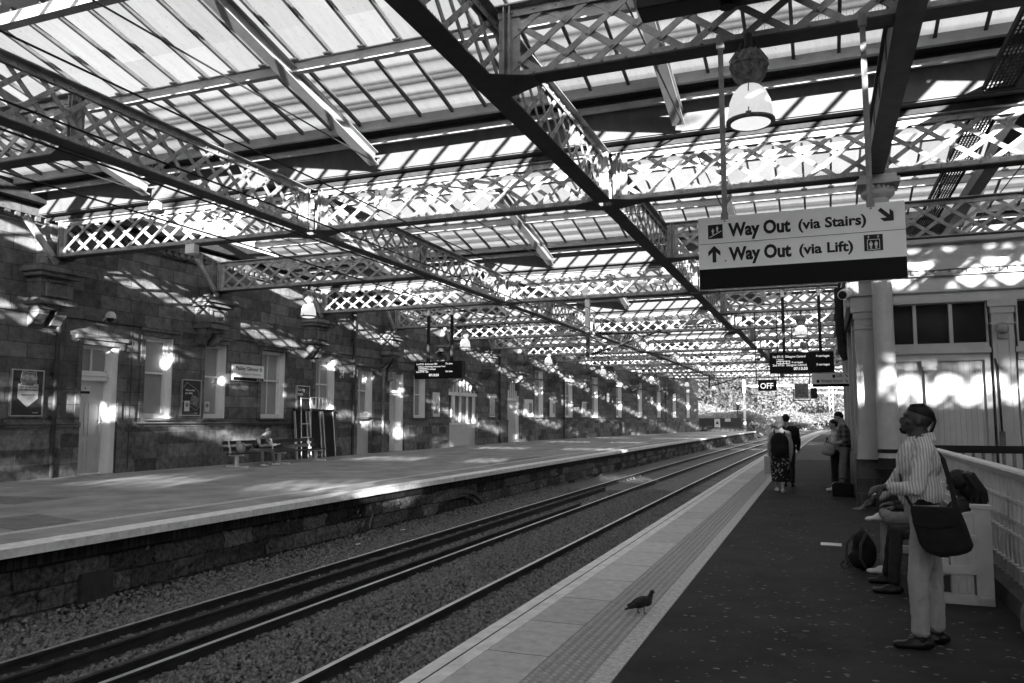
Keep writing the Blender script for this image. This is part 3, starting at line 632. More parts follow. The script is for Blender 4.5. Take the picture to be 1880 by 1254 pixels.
# ramp at the end of the left platform
b=B(); b.prism([(106.9,-.02),(114,-1.05),(114,-1.3),(106.9,-1.3)],'x',-10,-8.1); tag(b.build('platform_left_ramp','track_wall'),kind='structure')
b=B(); x=-9.99     # bricked arch in the track wall
import math as _m
for k in range(15):
    a0=_m.pi*k/15; a1=_m.pi*(k+1)/15
    for r0,r1,dx in((1.9,2.15,.10),(1.6,1.86,.06)):
        P=lambda r_,a:(21.2+r_*_m.cos(a)*1.05,-1.3+r_*_m.sin(a)*.42)
        pts=[P(r0,a0),P(r1,a0),P(r1,a1),P(r0,a1)]; b.prism(pts,'x',x-.2,x+dx)
for k in range(9): b.box(x-.1,19.85+k*.3,-1.3,x-.0,20.1+k*.3,-.70)
tag(b.build('platform_left_blocked_arch','track_wall'),kind='structure')

# ---------------------------------------------------------------- right hand building (waiting rooms) behind the stairwell
wr=thing('waiting_room_building',(2,16.4,0),'pale painted timber waiting room building with dark toplights behind the stairwell','building')
FY=16.4; FX=.62
b=B(); b.box(FX,FY,4.32,9,29,4.98); b.build('upper_wall','gable_paint',wr)
b=B(); b.box(FX+.22,FY+.22,.9,FX+.4,29,4.32); b.box(FX+.3,28.8,-.02,9,29,4.32); b.box(FX+.3,FY+.2,3.04,9,FY+.26,3.1); b.build('side_wall','cream_shade',wr)
b=B(); b.box(FX-.04,FY-.06,-.02,1.27,FY+.3,.92); b.box(FX+.16,FY+.3,-.02,FX+.4,29,.92); b.build('tiled_plinth','tile_plinth',wr)
b=B(); b.box(FX-.08,FY-.14,4.92,9,FY+.1,4.99); b.box(FX-.06,FY-.2,4.40,9,FY,4.56); b.box(FX-.04,FY-.12,4.3,9,FY,4.40); b.box(FX-.03,FY-.08,3.80,9,FY,3.86); b.box(FX-.02,FY-.04,3.86,9,FY+.01,4.0); b.box(FX-.05,FY-.1,4.0,9,FY,4.04)
b.box(FX-.02,FY-.02,4.04,9,FY+.01,4.3)
b.box(FX-.12,FY-.2,4.40,FX,29,4.56); b.box(FX-.08,FY,3.80,FX,29,4.3)
x=FX
while x<8: b.box(x,FY-.15,4.33,x+.06,FY-.12,4.395); x+=.13
b.build('cornice','cream_paint',wr)
def pilaster(xa,xb,z0,yf=FY-.10):
    p=B(); p.box(xa,yf,z0,xb,FY+.2,3.56); p.box(xa-.06,yf-.06,3.68,xb+.06,FY+.1,3.80); p.box(xa-.03,yf-.04,3.36,xb+.03,FY+.1,3.39); p.box(xa-.02,yf-.03,3.56,xb+.02,FY+.1,3.68)
    n=5
    for k in range(n): xc=xa+.05+(xb-xa-.1)*(k+.5)/n; p.box(xc-.018,yf-.012,3.42,xc+.018,yf,3.54)
    for e in((xa+.07,1.75 if z0>.5 else 1.4,xa+.085,3.2),(xb-.085,1.75 if z0>.5 else 1.4,xb-.07,3.2)): p.box(e[0],yf-.012,e[1],e[2],yf,e[3])
    p.box(xa+.07,yf-.012,3.185,xb-.07,yf,3.2); p.box(xa+.07,yf-.012,1.6,xb-.07,yf,1.615)
    if z0>.5: p.box(xa-.05,yf-.06,z0,xb+.05,FY+.1,z0+.10); p.box(xa-.03,yf-.04,z0+.10,xb+.03,FY+.1,z0+.38); p.box(xa-.04,yf-.05,z0+.38,xb+.04,FY+.1,z0+.44)
    p.build('pilaster','cream_paint',wr)
pilaster(.66,1.05,.92); pilaster(2.92,3.26,-1.5)
for y in(18.9,21.6,24.3,27.0):
    p=B(); p.box(FX+.08,y,.92,FX+.22,y+.35,3.8); p.box(FX+.03,y-.05,.92,FX+.22,y+.4,1.3); p.build('pilaster','cream_shade',wr)
for xa,xb in((1.10,2.88),(3.32,5.4)):
    f=B(); n=3; wdt=(xb-xa)/n
    f.box(xa,FY-.01,3.78,xb,FY+.12,3.83); f.box(xa,FY-.03,2.96,xb,FY+.12,3.05); f.box(xa-.04,FY-.07,2.86,xb+.02,FY+.1,2.96)
    for k in range(n+1): xc=xa+wdt*k; f.box(max(xa,xc-.03),FY-.01,3.05,min(xb,xc+.03),FY+.12,3.78)
    w_=f.build('toplight_window','cream_paint',wr); p=B(); p.box(xa,FY+.08,3.05,xb,FY+.09,3.78); p.build('pane','pane_dark',w_)
    f=B(); f.box(xa,FY-.02,2.73,xb,FY+.14,2.86); f.box(xb-.09,FY-.03,-1.5,xb,FY+.1,2.73)
    xm=xa+(xb-xa)*.40; f.box(xm,FY-.06,-1.5,xm+.16,FY+.1,2.55); f.box(xm-.05,FY-.10,2.62,xm+.21,FY+.1,2.73); f.box(xm-.03,FY-.08,2.55,xm+.19,FY+.1,2.62); f.box(xm+.05,FY-.07,.9,xm+.11,FY-.06,2.3)
    f.box(xa,FY-.06,.80,xb,FY+.1,1.16)
    f.build('panel_frame','cream_paint',wr); p=B(); p.box(xa,FY+.05,-1.5,xb,FY+.08,2.73); p.build('boarded_panel','boards_v',wr)
b=B(); b.tube([(2.93,FY-.13,2.75),(2.97,FY-.13,2.6),(2.98,FY-.13,1.4)],.018,6); b.build('conduit','black_matte',wr)
b=B(); b.box(2.94,FY-.18,1.12,3.02,FY-.1,1.45); b.lathe([(.0,-.16),(.035,-.155),(.035,-.1)],(2.98,FY,1.28),10,ax='y'); b.lathe([(.0,-.2),(.03,-.195),(.03,-.17)],(2.98,FY,1.38),10,ax='y'); b.build('socket_box','iron_grey',wr)
b=B(); b.lathe([(0,-.24),(.05,-.235),(.09,-.21),(.105,-.17),(.10,-.16)],(3.07,FY,3.28),20,ax='y'); b.box(3.0,FY-.16,3.1,3.14,FY-.1,3.2); tag(b.build('alarm_bell','iron_light',None,smooth=True),'round pale alarm bell fixed to the pilaster between the dark toplights','bell')
# lead-grey low roof of this building
b=B(); b.box(FX-.1,FY-.05,4.99,9,29.1,5.05); b.build('flat_roof','deck_wood',wr)
# hanging rolled awning pipe at the corner
b=B(); b.tube([(.42,17.2,4.3),(.42,17.2,3.55),(.45,17.25,3.0),(.5,17.3,2.85)],[.085,.085,.08,.05],10); tag(b.build('hanging_duct','deck_wood',None,smooth=True),'dark tapering duct hanging at the corner of the waiting room building','duct')

# ---------------------------------------------------------------- iron column
t=thing('iron_column',(1.13,15.9,0),'tall pale cast iron column with round capital and dark ring near its foot','column')
b=B(); b.lathe([(.185,.95),(.18,1.2),(.165,5.5)],(1.13,15.9,0),32); b.build('shaft','column_paint',t,smooth=True)
b=B(); b.lathe([(.19,1.06),(.195,1.07),(.195,1.12),(.19,1.13)],(1.13,15.9,0),32); b.build('ring','black',t)
b=B(); b.lathe([(.16,0),(.17,.5),(.16,.6),(.26,.76),(.26,.79),(.19,.80),(.19,.97)],(1.13,15.9,0),24); b.build('base','black_matte',t,smooth=True)
b=B(); b.lathe([(.165,5.45),(.2,5.5),(.2,5.54),(.17,5.58),(.19,5.72),(.27,5.78),(.29,5.82),(.29,5.86),(.25,5.88),(.25,5.93),(.33,5.95)],(1.13,15.9,0),32); b.box(.77,15.55,5.95,1.49,16.25,6.05); b.box(.82,15.6,6.05,1.44,16.2,6.13)
for k in range(20): a=2*math.pi*k/20; b.box(1.13+.28*math.cos(a)-.02,15.9+.28*math.sin(a)-.02,5.86,1.13+.28*math.cos(a)+.02,15.9+.28*math.sin(a)+.02,5.94)
b.build('capital','column_paint',t,smooth=True)

# ---------------------------------------------------------------- stairwell balustrades
def baluster_mesh():
    b=B(); b.lathe([(.042,0),(.042,.12),(.048,.13),(.048,.15),(.026,.16),(.033,.30),(.026,.40),(.046,.41),(.046,.44),(.026,.45),(.032,.58),(.022,.72),(.042,.73),(.042,.76),(.026,.77),(.026,.98)],(0,0,0),10); return b
t=thing('stair_balustrade',(1.68,9,0),'pale cast iron balustrade with moulded handrail running beside the bench','balustrade')
k0=B(); k0.box(1.50,3,-.02,1.86,14.5,.16); k0.build('kerb','coping_dark',t)
r_=B(); r_.prism([(1.625,1.15),(1.735,1.15),(1.75,1.185),(1.735,1.205),(1.625,1.205),(1.61,1.185)],'y',3,14.5); r_.prism([(1.65,1.12),(1.71,1.12),(1.71,1.15),(1.65,1.15)],'y',3,14.5); r_.box(1.655,3,.70,1.705,14.5,.73); r_.build('handrail','bench_paint',t)
bb=baluster_mesh(); 
first=None; y=4.2; n=0
while y<14.4:
    if first is None:
        ORG['x']=0; m_=B(); m_.v=[(a+1.68,b_+y,c+.16) for a,b_,c in bb.v]; m_.f=bb.f; m_.m=bb.m; first=m_.build('baluster','bench_paint',t,smooth=True); fy=y
    else: c=first.copy(); COL.objects.link(c); c.parent=t; c.location=(0,y-fy,0)
    y+=.185; n+=1
    if n>=99: break
t=thing('stair_balustrade',(3,14.5,0),'black topped balustrade crossing at the far end of the stairwell','balustrade')
b=B(); b.box(1.66,14.44,1.18,6.5,14.56,1.25); b.box(1.66,14.47,1.13,6.5,14.53,1.18); b.build('handrail','black',t)
b=B(); b.box(1.86,14.4,-1.6,6.5,14.6,.1); b.build('kerb','coping_dark',t)
first=None
for k in range(34):
    x=1.82+k*.14
    if first is None:
        m_=B(); m_.v=[(a+x,b_+14.5,c+.15) for a,b_,c in bb.v]; m_.f=bb.f; m_.m=bb.m; first=m_.build('baluster','iron_grey',t,smooth=True); fx=x
    else: c=first.copy(); COL.objects.link(c); c.parent=t; c.location=(x-fx,0,0)
b=B()
for k in range(22): b.box(1.86,14.3-k*.3,-.2-k*.17,6.5,14.0-k*.3,-.05-k*.17)
tag(b.build('stairs','asphalt_patch'),kind='structure')
b=B(); b.box(6.5,3,-1.5,6.7,14.5,1.2); b.box(1.86,2.8,-2,9,3,1.2); tag(b.build('stairwell_wall','coping_dark',None),'dark wall closing the far side of the stairwell','wall')
mat('sign_face',.78,.35,.04,2); mat('sign_black',.007,.55,.1,4,spec=.1); mat('ink',.012,.5,.05,4); mat('ink_grey',.2,.6,.05,4); mat('led',.8,.5,.05,3,emit=.12); mat('poster_dark',.05,.25,.15,3); mat('poster_mid',.2,.25,.4,5); mat('poster_pale',.5,.3,.2,4)
mat('screen_black',.006,.5,.1,4); mat('litter',.7,.6,.1,9); mat('line_wire',.01,.6,.1,9); mat('white_sun',.8,.5,.05,3); mat('photo_mix',.15,.4,.9,14)
# ---------------------------------------------------------------- big hanging sign
SY=9.2
t=thing('hanging_sign',(-.17,SY,3.15),'large hanging platform sign reading Way Out via Stairs and Way Out via Lift','sign')
b=B(); b.box(-1.25,SY,3.15,.91,SY+.06,3.99); b.build('board','sign_face',t,bevel=.004)
b=B(); b.box(-1.247,SY-.004,3.153,.907,SY,3.385); b.build('black_band','sign_black',t)
b=B(); b.box(-1.25,SY-.003,3.675,.91,SY,3.680); b.build('divider','ink',t)
for x in(-.95,.58): b=B(); b.box(x-.03,SY+.02,3.99,x+.03,SY+.032,6.16); b.box(x-.045,SY,6.0,x+.045,SY+.05,6.17); b.box(x-.04,SY-.01,3.95,x+.04,SY+.07,4.03); b.build('hanger_strap','iron_light',t)
b=B()
for x in(-.95,.58):
    for z in(3.47,3.93): b.lathe([(.010,-.006),(.008,-.010)],(x,SY,z),8,ax='y')
b.build('screws','iron_grey',t)
def wayout(z,tail):
    text('Way Out',.205,(-.905,SY-.002,z),'-y','ink',t,bold=.0085,width=.675)
    text(tail,.155,(-.165,SY-.002,z+.012),'-y','ink',t,bold=.0045,width=.69 if 'Stairs' in tail else .55)
wayout(3.755,'(via Stairs)'); wayout(3.475,'(via Lift)')
def fig(b,x,z,h,y): 
    b.lathe([(h*.09,0),(h*.09,-.002)],(x,y,z+h*.9),10,ax='y'); b.box(x-h*.12,y-.002,z+h*.42,x+h*.12,y,z+h*.78); b.box(x-h*.11,y-.002,z,x-h*.02,y,z+h*.42); b.box(x+h*.02,y-.002,z,x+h*.11,y,z+h*.42)
    b.box(x-h*.19,y-.002,z+h*.42,x-h*.13,y,z+h*.78); b.box(x+h*.13,y-.002,z+h*.42,x+h*.19,y,z+h*.78)
B().box(-1.14,SY-.003,3.735,-.975,SY,3.90).build('pictogram_ground','ink',t); B().box(.50,SY-.003,3.47,.685,SY,3.645).build('pictogram_ground','ink',t)
b=B(); y=SY-.004
for k in range(7): b.box(-1.125+k*.0195,y-.002,3.752+k*.010,-1.105+k*.0195,y,3.762+k*.010)
fig(b,-1.085,3.785,.07,y); fig(b,-1.035,3.81,.07,y)
for x in(.545,.64):
    b.box(x-.004,y-.002,3.605,x+.004,y,3.635)
    s=1 if x<.6 else -1; zc=3.632 if s>0 else 3.608; b.prism([(x-.018,zc-.016*s),(x,zc),(x+.018,zc-.016*s),(x,zc-.006*s)],'y',y-.002,y)
for q in((.53,3.48,.655,3.486),(.53,3.588,.655,3.594),(.53,3.48,.536,3.594),(.649,3.48,.655,3.594)): b.box(q[0],y-.002,q[1],q[2],y,q[3])
fig(b,.567,3.492,.082,y); fig(b,.618,3.492,.082,y); b.build('pictogram','white_paint',t)
def arrow(cx,cz,s,ang):
    pts=[(-.11,-.5),(.11,-.5),(.11,.12),(.36,-.12),(.36,.16),(0,.52),(-.36,.16),(-.36,-.12),(-.11,.12)]
    c,s_=math.cos(ang),math.sin(ang); P=[(cx+s*(a*c-b_*s_),cz+s*(a*s_+b_*c)) for a,b_ in pts]
    b.v+= [(x,SY-.003,z) for x,z in P]; o=len(b.v)-len(P); b.f+=[tuple(o+i for i in(0,1,2,8)),tuple(o+i for i in(2,3,4,5)),tuple(o+i for i in(8,2,5)),tuple(o+i for i in(5,6,7,8))]; b.m+=[0]*4
b=B(); arrow(.73,3.85,.19,R(-135)); b.build('arrow','ink',t); b=B(); arrow(-1.075,3.555,.19,0); b.build('arrow','ink',t)

# black equipment box near the top of the picture
t=thing('equipment_box',(-.5,6.2,4.75),'black box on a dark bracket overhead in front of the dome lamp','box')
b=B(); b.box(-1.21,5.75,4.80,.33,6.0,5.2); b.build('casing','black',t,bevel=.01)
b=B(); b.box(-1.05,5.8,5.2,-1.0,5.9,6.8); b.box(.2,5.8,5.2,.25,5.9,6.8); b.box(-1.05,5.8,6.75,.25,9.5,6.8); b.lathe([(.06,-.04),(.05,0)],(-.55,5.9,4.80),10); b.build('bracket','black',t)

# ---------------------------------------------------------------- dome lamps under the girders
def lamp(x,y,label,zb=5.08,grp='dome lamps'):
    t=thing('dome_lamp',(x,y,zb),label,'lamp',grp)
    b=B(); b.tube([(x,y,6.16),(x,y,6.0)],.05,10); b.tube([(x,y,6.02),(x,y,5.94)],.014,6); b.tube([(x-.05,y,6.12),(x-.12,y,6.0),(x-.22,y,5.86),(x-.19,y,5.80)],.008,5); b.tube([(x+.05,y,6.12),(x+.11,y,6.05),(x+.10,y,5.98),(x+.14,y,5.90)],.008,5)
    b.build('hanger','iron_dark',t)
    b=B(); b.lathe([(.05,.88),(.12,.865),(.185,.80),(.215,.715),(.222,.70),(.222,.685),(.21,.68),(.205,.62),(.17,.54),(.12,.485),(.11,.44)],(x,y,zb),28)
    for k in range(14):
        a=2*math.pi*k/14; b.beam((x+.13*math.cos(a),y+.13*math.sin(a),zb+.862),(x+.208*math.cos(a),y+.208*math.sin(a),zb+.74),.012,.03)
    b.build('gear_housing','rust',t,smooth=True)
    b=B(); b.lathe([(.085,.46),(.12,.44),(.185,.37),(.23,.26),(.25,.12),(.262,.03)],(x,y,zb),32); b.f.pop(); b.f.pop(); b.m=b.m[:-2]; b.build('glass_dome','glass_lamp',t,smooth='all')
    b=B(); b.lathe([(.01,-.035),(.12,-.028),(.2,-.01),(.25,.012)],(x,y,zb),32); b.build('glass_lens','lens_glass',t,smooth='all')
    b=B(); b.lathe([(.262,.0),(.275,.005),(.275,.035),(.262,.04)],(x,y,zb),32); b.beam((x,y-.262,zb+.03),(x,y-.19,zb+.37),.012,.012); b.beam((x,y-.19,zb+.37),(x,y-.10,zb+.46),.012,.012); b.box(x-.03,y-.29,zb-.01,x+.03,y-.265,zb+.05); b.build('rim_band','iron_grey',t,smooth=True)
    return t
mat('lens_glass',.75,.2,.1,5,emit=.11)
L0=lamp(-.64,9.3,'large dome lamp with a rusty housing hanging above the Way Out sign')
HL=[22.25,34.95,47.65,60.35,73.05,85.75,98.4]
nm=['second dome lamp along the right platform, over the display','third dome lamp along the right platform, higher than the OFF sign']
for y,l in zip((34.95,47.65),nm): copy_tree(L0,loc=(-.64-.1*(y>40),y-.1,5.08),label=l)
lx=lambda y:-16+(.125*(y-58)*.8 if y>58 else 0)
for k,y in enumerate(HL[:7]): copy_tree(L0,loc=(lx(y),y,5.08),label=f'small white dome lamp over the left platform, {ORD[k]} of that row to the camera')

# ---------------------------------------------------------------- departure boards
def carriages(b,x,y,z,w,h,n=4):
    for k in range(n+1): b.box(x+w*k/n-.006,y-.003,z,x+w*k/n+.006,y,z+h)
    b.box(x,y-.003,z,x+w,y,z+.012); b.box(x,y-.003,z+h-.012,x+w,y,z+h)
def board(x0,x1,z0,z1,y,label,lines,clock,px):
    t=thing('departure_board',((x0+x1)/2,y,z0),label,'display board')
    b=B(); b.box(x0,y,z0,x1,y+.35,z1); b.build('casing','screen_black',t,bevel=.01)
    b=B()
    for x in px: b.box(x-.05,y+.1,z1,x+.05,y+.2,5.85)
    b.build('drop_post','black_matte',t); b=B()
    for x in px: b.box(x-.055,y+.09,5.85,x+.055,y+.21,6.16)
    b.build('post_head','white_paint',t)
    for s,x,z,sz in lines: text(s,sz,(x,y-.004,z),'-y','led',t,bold=0,sx=.92)
    text(clock[0],clock[3],(clock[1],y-.004,clock[2]),'-y','led',t,bold=.003)
    return t
RBX=-1.58; W=2.06
t=board(RBX,RBX+W,3.22,3.93,28.6,'black departure board for Glasgow Central hanging over the right platform',
 [('1st 07:15  Glasgow Central',RBX+.10,3.745,.105),('4 carriages',RBX+1.50,3.745,.105),('1 board',RBX+.22,3.655,.08),('4 carriages',RBX+.72,3.55,.09),('2nd 07:01  Glasgow Central',RBX+.10,3.455,.105),('3 carriages',RBX+1.50,3.455,.105)],('07:13:33',RBX+.78,3.32,.13),(-1.1,.07))
b=B(); carriages(b,RBX+.24,28.597,3.545,.42,.085); b.build('train_symbol','led',t)
LBX=-15.35
t=board(LBX,LBX+2.12,3.27,3.97,28.6,'black departure board for Ardrossan hanging over the left platform',
 [('1st 07:25  Ardrossan Hbr',LBX+.08,3.83,.10),('On time',LBX+1.40,3.83,.10),('Calling at: Kilwinning, Ardrossan Town',LBX+.16,3.73,.085),('4 carriages',LBX+.62,3.63,.085),('2nd 07:40  Ayr',LBX+.08,3.52,.10),('On time',LBX+1.40,3.52,.10)],('07:13:33',LBX+.66,3.37,.13),(-14.8,-13.75))
b=B(); carriages(b,LBX+.2,28.597,3.61,.38,.08); b.build('train_symbol','led',t)
t=thing('signal_indicator',(-2.05,34.9,2.84),'small black indicator box with the lit word OFF','indicator')
b=B(); b.box(-2.41,34.8,2.83,-1.68,35.1,3.24); b.build('casing','screen_black',t); text('OFF',.33,(-2.33,34.79,2.92),'-y','led',t,bold=.004,sx=.92)
b=B(); b.box(-2.5,34.9,3.24,-2.46,34.94,6.2); b.box(-1.62,34.9,3.24,-1.58,34.94,6.2); b.box(-2.5,34.88,3.24,-1.58,34.96,3.29); b.build('hanger','black_matte',t)
t=thing('platform_mirror',(-.6,40,2.5),'square mirror in a white frame hanging beyond the departure board','mirror')
b=B(); b.box(-1.16,40.9,2.62,-.49,41.0,3.37); b.build('frame','white_paint',t); b=B(); b.box(-1.12,40.88,2.68,-.53,40.9,3.33); b.build('glass','photo_mix',t)
b=B(); b.box(-1.22,41,2.55,-1.18,41.04,6.2); b.box(-.47,41,2.55,-.43,41.04,6.2); b.box(-1.22,41,2.52,-.43,41.04,2.56); b.box(-.42,41,2.62,-.12,41.1,3.15); b.build('hanger','black_matte',t)
WY=19.5
t=thing('direction_sign',(.2,WY,2.4),'small sign on the building edge reading Lift and Waiting Room','sign')
b=B(); b.box(-.16,WY,2.40,.63,WY+.05,2.70); b.build('board','sign_face',t); b=B(); b.box(-.158,WY-.003,2.402,.628,WY,2.462); b.build('black_band','sign_black',t)
text('Lift',.10,(.36,WY-.003,2.615),'-y','ink_grey',t,bold=.002,width=.13); text('Waiting Room',.10,(.03,WY-.003,2.50),'-y','ink_grey',t,bold=.002,width=.46)
b=B(); b.box(.28,WY-.003,2.60,.34,WY,2.67); b.box(-.06,WY-.003,2.49,0,WY,2.56); SYs=SY; 
def arr(cx,cz,s): b.beam((cx-s,WY-.003,cz+s),(cx+s*.6,WY-.003,cz-s*.6),.002,.016,up=(1,0,1)); b.add([(cx+s,WY-.004,cz-s),(cx+s,WY-.004,cz+s*.3),(cx-s*.3,WY-.004,cz-s)],[(0,1,2)])
arr(.575,2.645,.028); arr(.575,2.53,.028); b.build('pictogram','ink',t)

# ---------------------------------------------------------------- posters and signs on the left wall (plane X=-20.4)
WX=-20.33
def poster(y0,y1,z0,z1,label,face='poster_dark',name='framed_poster',cat='poster',x=WX):
    t=thing(name,(x,(y0+y1)/2,z0),label,cat); b=B(); f=.035
    b.box(x-.06,y0,z0,x+.02,y0+f,z1); b.box(x-.06,y1-f,z0,x+.02,y1,z1); b.box(x-.06,y0+f,z0,x+.02,y1-f,z0+f); b.box(x-.06,y0+f,z1-f,x+.02,y1-f,z1); b.build('frame','alu',t)
    b=B(); b.box(x-.055,y0+f,z0+f,x,y1-f,z1-f); b.build('sheet',face,t); return t
def wq(b,pts,dx=.004,m=0): o=len(b.v); b.v+=[(WX+dx,p[0],p[1]) for p in pts]; b.f.append(tuple(o+i for i in range(len(pts)))); b.m.append(m)
t=poster(15.05,16.02,1.73,3.02,'poster with fanned photographs above a pale arrow shaped panel')
b=B(); wq(b,[(15.25,1.98+.25),(15.55,1.98),(15.86,2.23),(15.86,2.62),(15.25,2.62)]); b.build('arrow_panel','poster_pale',t)
b=B()
for cx,cz,w_,h_,a in((15.47,2.82,.13,.13,-8),(15.68,2.85,.10,.10,10),(15.66,2.72,.10,.11,18),(15.44,2.66,.1,.08,-4),(15.62,2.64,.08,.06,6)):
    for s,dx,m in((1.12,.006,0),(1,.008,1)):
        c,s_=math.cos(R(a)),math.sin(R(a)); wq(b,[(cx+s*(u*w_*c-v*h_*s_),cz+s*(u*w_*s_+v*h_*c)) for u,v in((-1,-1),(1,-1),(1,1),(-1,1))],dx+cx*.0002,m)
b.build('photographs',['poster_pale','photo_mix'],t)
text('Sign up, save and',.07,(WX+.006,15.30,2.52),'+x','ink',t,width=.52); text('win with ScotRail',.07,(WX+.006,15.30,2.44),'+x','ink',t,width=.52); b=B(); wq(b,[(15.36,2.30),(15.76,2.30),(15.76,2.34),(15.36,2.34)],.006); b.build('caption_bar','ink_grey',t); text('ScotRail',.05,(WX+.006,15.72,1.82),'+x','white_paint',t)
t=poster(21.2,22.12,1.76,3.02,'poster headed Tell us what you think between the first two windows')
b=B()
P=[(21.27,2.72),(21.42,2.92),(22.0,2.62),(22.05,2.10),(21.9,1.95),(21.25,2.28)]
for i in range(6): p,q=P[i],P[(i+1)%6]; b.beam((WX+.003,p[0],p[1]),(WX+.003,q[0],q[1]),.004,.02,up=(1,0,0)) if i!=5 else None
b.build('outline','poster_pale',t); b=B(); wq(b,[(21.55,2.2),(21.95,2.05),(22.0,2.4),(21.7,2.5)],.005); b.build('photograph','photo_mix',t)
text('Tell us what',.09,(WX+.006,21.36,2.62),'+x','white_paint',t,bold=.002); text('you think.',.09,(WX+.006,21.36,2.52),'+x','white_paint',t,bold=.002); text('ScotRail',.05,(WX+.006,21.8,1.84),'+x','white_paint',t)
t=thing('station_name_sign',(WX,24.5,3.08),'pale station name sign reading Paisley Gilmour St','sign')
b=B(); b.box(-20.39,23.68,3.09,WX+.04,25.42,3.70); b.build('board','sign_face',t); b=B(); b.box(WX+.041,23.70,3.10,WX+.045,25.40,3.22); b.build('black_band','sign_black',t)
text('Paisley Gilmour St',.20,(WX+.045,23.80,3.49),'+x','ink_grey2',t,bold=.003,width=1.5) if 'ink_grey2' in MATS else text('Paisley Gilmour St',.20,(WX+.045,23.80,3.49),'+x','ink',t,bold=.002,width=1.5)
text('(for Glasgow Airport)',.12,(WX+.045,23.82,3.32),'+x','ink_faint',t,width=1.4); text('ScotRail',.09,(WX+.048,25.0,3.125),'+x','white_paint',t)
t=poster(27.6,28.5,1.72,3.05,'poster headed Go by train behind the leaning ramps'); text('Go by',.19,(WX+.006,27.68,2.82),'+x','white_paint',t,bold=.003); text('train',.19,(WX+.006,27.68,2.64),'+x','white_paint',t,bold=.003)
tt=text('24',.40,(WX-.03,30.78,3.53),'+x','white_paint',bld if False else thing('platform_number',(WX-.05,31,3.53),'large white number 24 painted on the dark wall','number'),bold=.008,sx=.9)
for a in((40.05,40.95,1.78,3.14,'poster with a running figure on a pale sheet beyond the left departure board','poster_pale'),(48.35,49.2,1.78,3.12,'narrow dark poster between the bay window and the arched door','poster_mid')):
    t=poster(*a[:5],face=a[5]); 
    if a[5]=='poster_pale': b=B(); wq(b,[(40.2,1.95),(40.8,1.95),(40.6,2.3),(40.75,2.7),(40.5,2.4)],.005); b.build('figure','ink_grey',t)
for k,(a,c,z0,z1,m) in enumerate(((54.9,56.8,1.76,3.08,'poster_pale'),(60.6,62.5,1.78,3.1,'poster_pale'),(69.8,72.2,1.8,3.1,'poster_mid'))):
    ya,yb=bend(a),bend(c); x=wallx((ya+yb)/2)+.07; t=poster(ya,yb,z0,z1,['pale notice board right of the round headed door','notice board between the first two tall windows','grey notice board after the second tall window'][k],face=m,name='notice_board',cat='notice board',x=x)
    b=B(); b.box(x+.001,ya+(yb-ya)*.55,z0+.3,x+.004,yb-.2,z1-.25); b.build('notice','photo_mix',t)
for k,y in enumerate((79.8,102.5)): yy=bend(y); x=wallx(yy)+.06; tag(B().box(x-.05,yy-.55,3.25,x,yy+.55,3.95).build('wall_notice','poster_pale'),['pale rectangular notice high between two tall windows','small pale notice high on the far end of the wall'][k],'notice')
# no smoking notices
for y,x,l in((22.78,-20.66,'small white no smoking notice stuck on the second window'),(21.42,WX+.03,'small white no smoking notice on the lower corner of the dark poster')):
    t=thing('no_smoking_notice',(x,y,1.95),l,'notice'); b=B(); b.box(x,y-.11,1.92,x+.006,y+.13,2.28); b.build('card','white_paint',t); b=B(); b.lathe([(.075,.008),(.075,.010)],(x,y+.01,2.14),16,ax='x'); b.build('symbol','ink_grey',t)
t=thing('door_notice',(-20.7,17.7,2.5),'small notice with a dark band on the first panelled door','notice'); b=B(); b.box(-20.78,17.55,2.40,-20.765,17.95,2.66); b.build('card','white_paint',t); b=B(); b.box(-20.765,17.58,2.42,-20.762,17.92,2.50); b.lathe([(.025,.003),(.025,.006)],(-20.765,17.75,2.59),10,ax='x'); b.build('print','ink',t)
# cctv cameras
def cctv(x,y,z,label):
    t=thing('cctv_camera',(x,y,z),label,'camera'); b=B(); b.lathe([(0,.17),(.09,.15),(.14,.08),(.16,0),(.15,-.04)],(x+.35,y,z),16); b.tube([(x,y,z-.1),(x+.3,y,z+.05)],.03,8); b.build('hood','white_paint',t,smooth=True)
    b=B(); b.lathe([(.11,0),(.11,-.04),(.08,-.11),(0,-.15)],(x+.35,y,z-.03),16); b.build('dome','black',t,smooth=True)
cctv(-20.4,17.9,4.75,'hooded security camera above the first door'); cctv(-20.4,40.5,5.5,'hooded security camera on the wall near the bay window')
t=thing('cctv_camera',(.5,16.2,3.98),'white tube security camera at the corner of the waiting room','camera'); b=B(); b.tube([(.62,16.4,4.06),(.50,16.1,4.02),(.46,15.95,3.98)],[.05,.1,.095],12); b.build('housing','white_paint',t,smooth=True); b=B(); b.tube([(.461,15.955,3.981),(.458,15.94,3.978)],.075,12); b.build('lens','black',t)
b=B(); b.box(-20.35,37.3,0,-20.0,37.5,0); 
b=B(); x=wallx(34)+.2; b.box(-20.3,35.0,3.55,-20.02,35.28,4.0); tag(b.build('junction_box','iron_light',bevel=.01),'pale grey box fixed to the wall beside the second door','box')
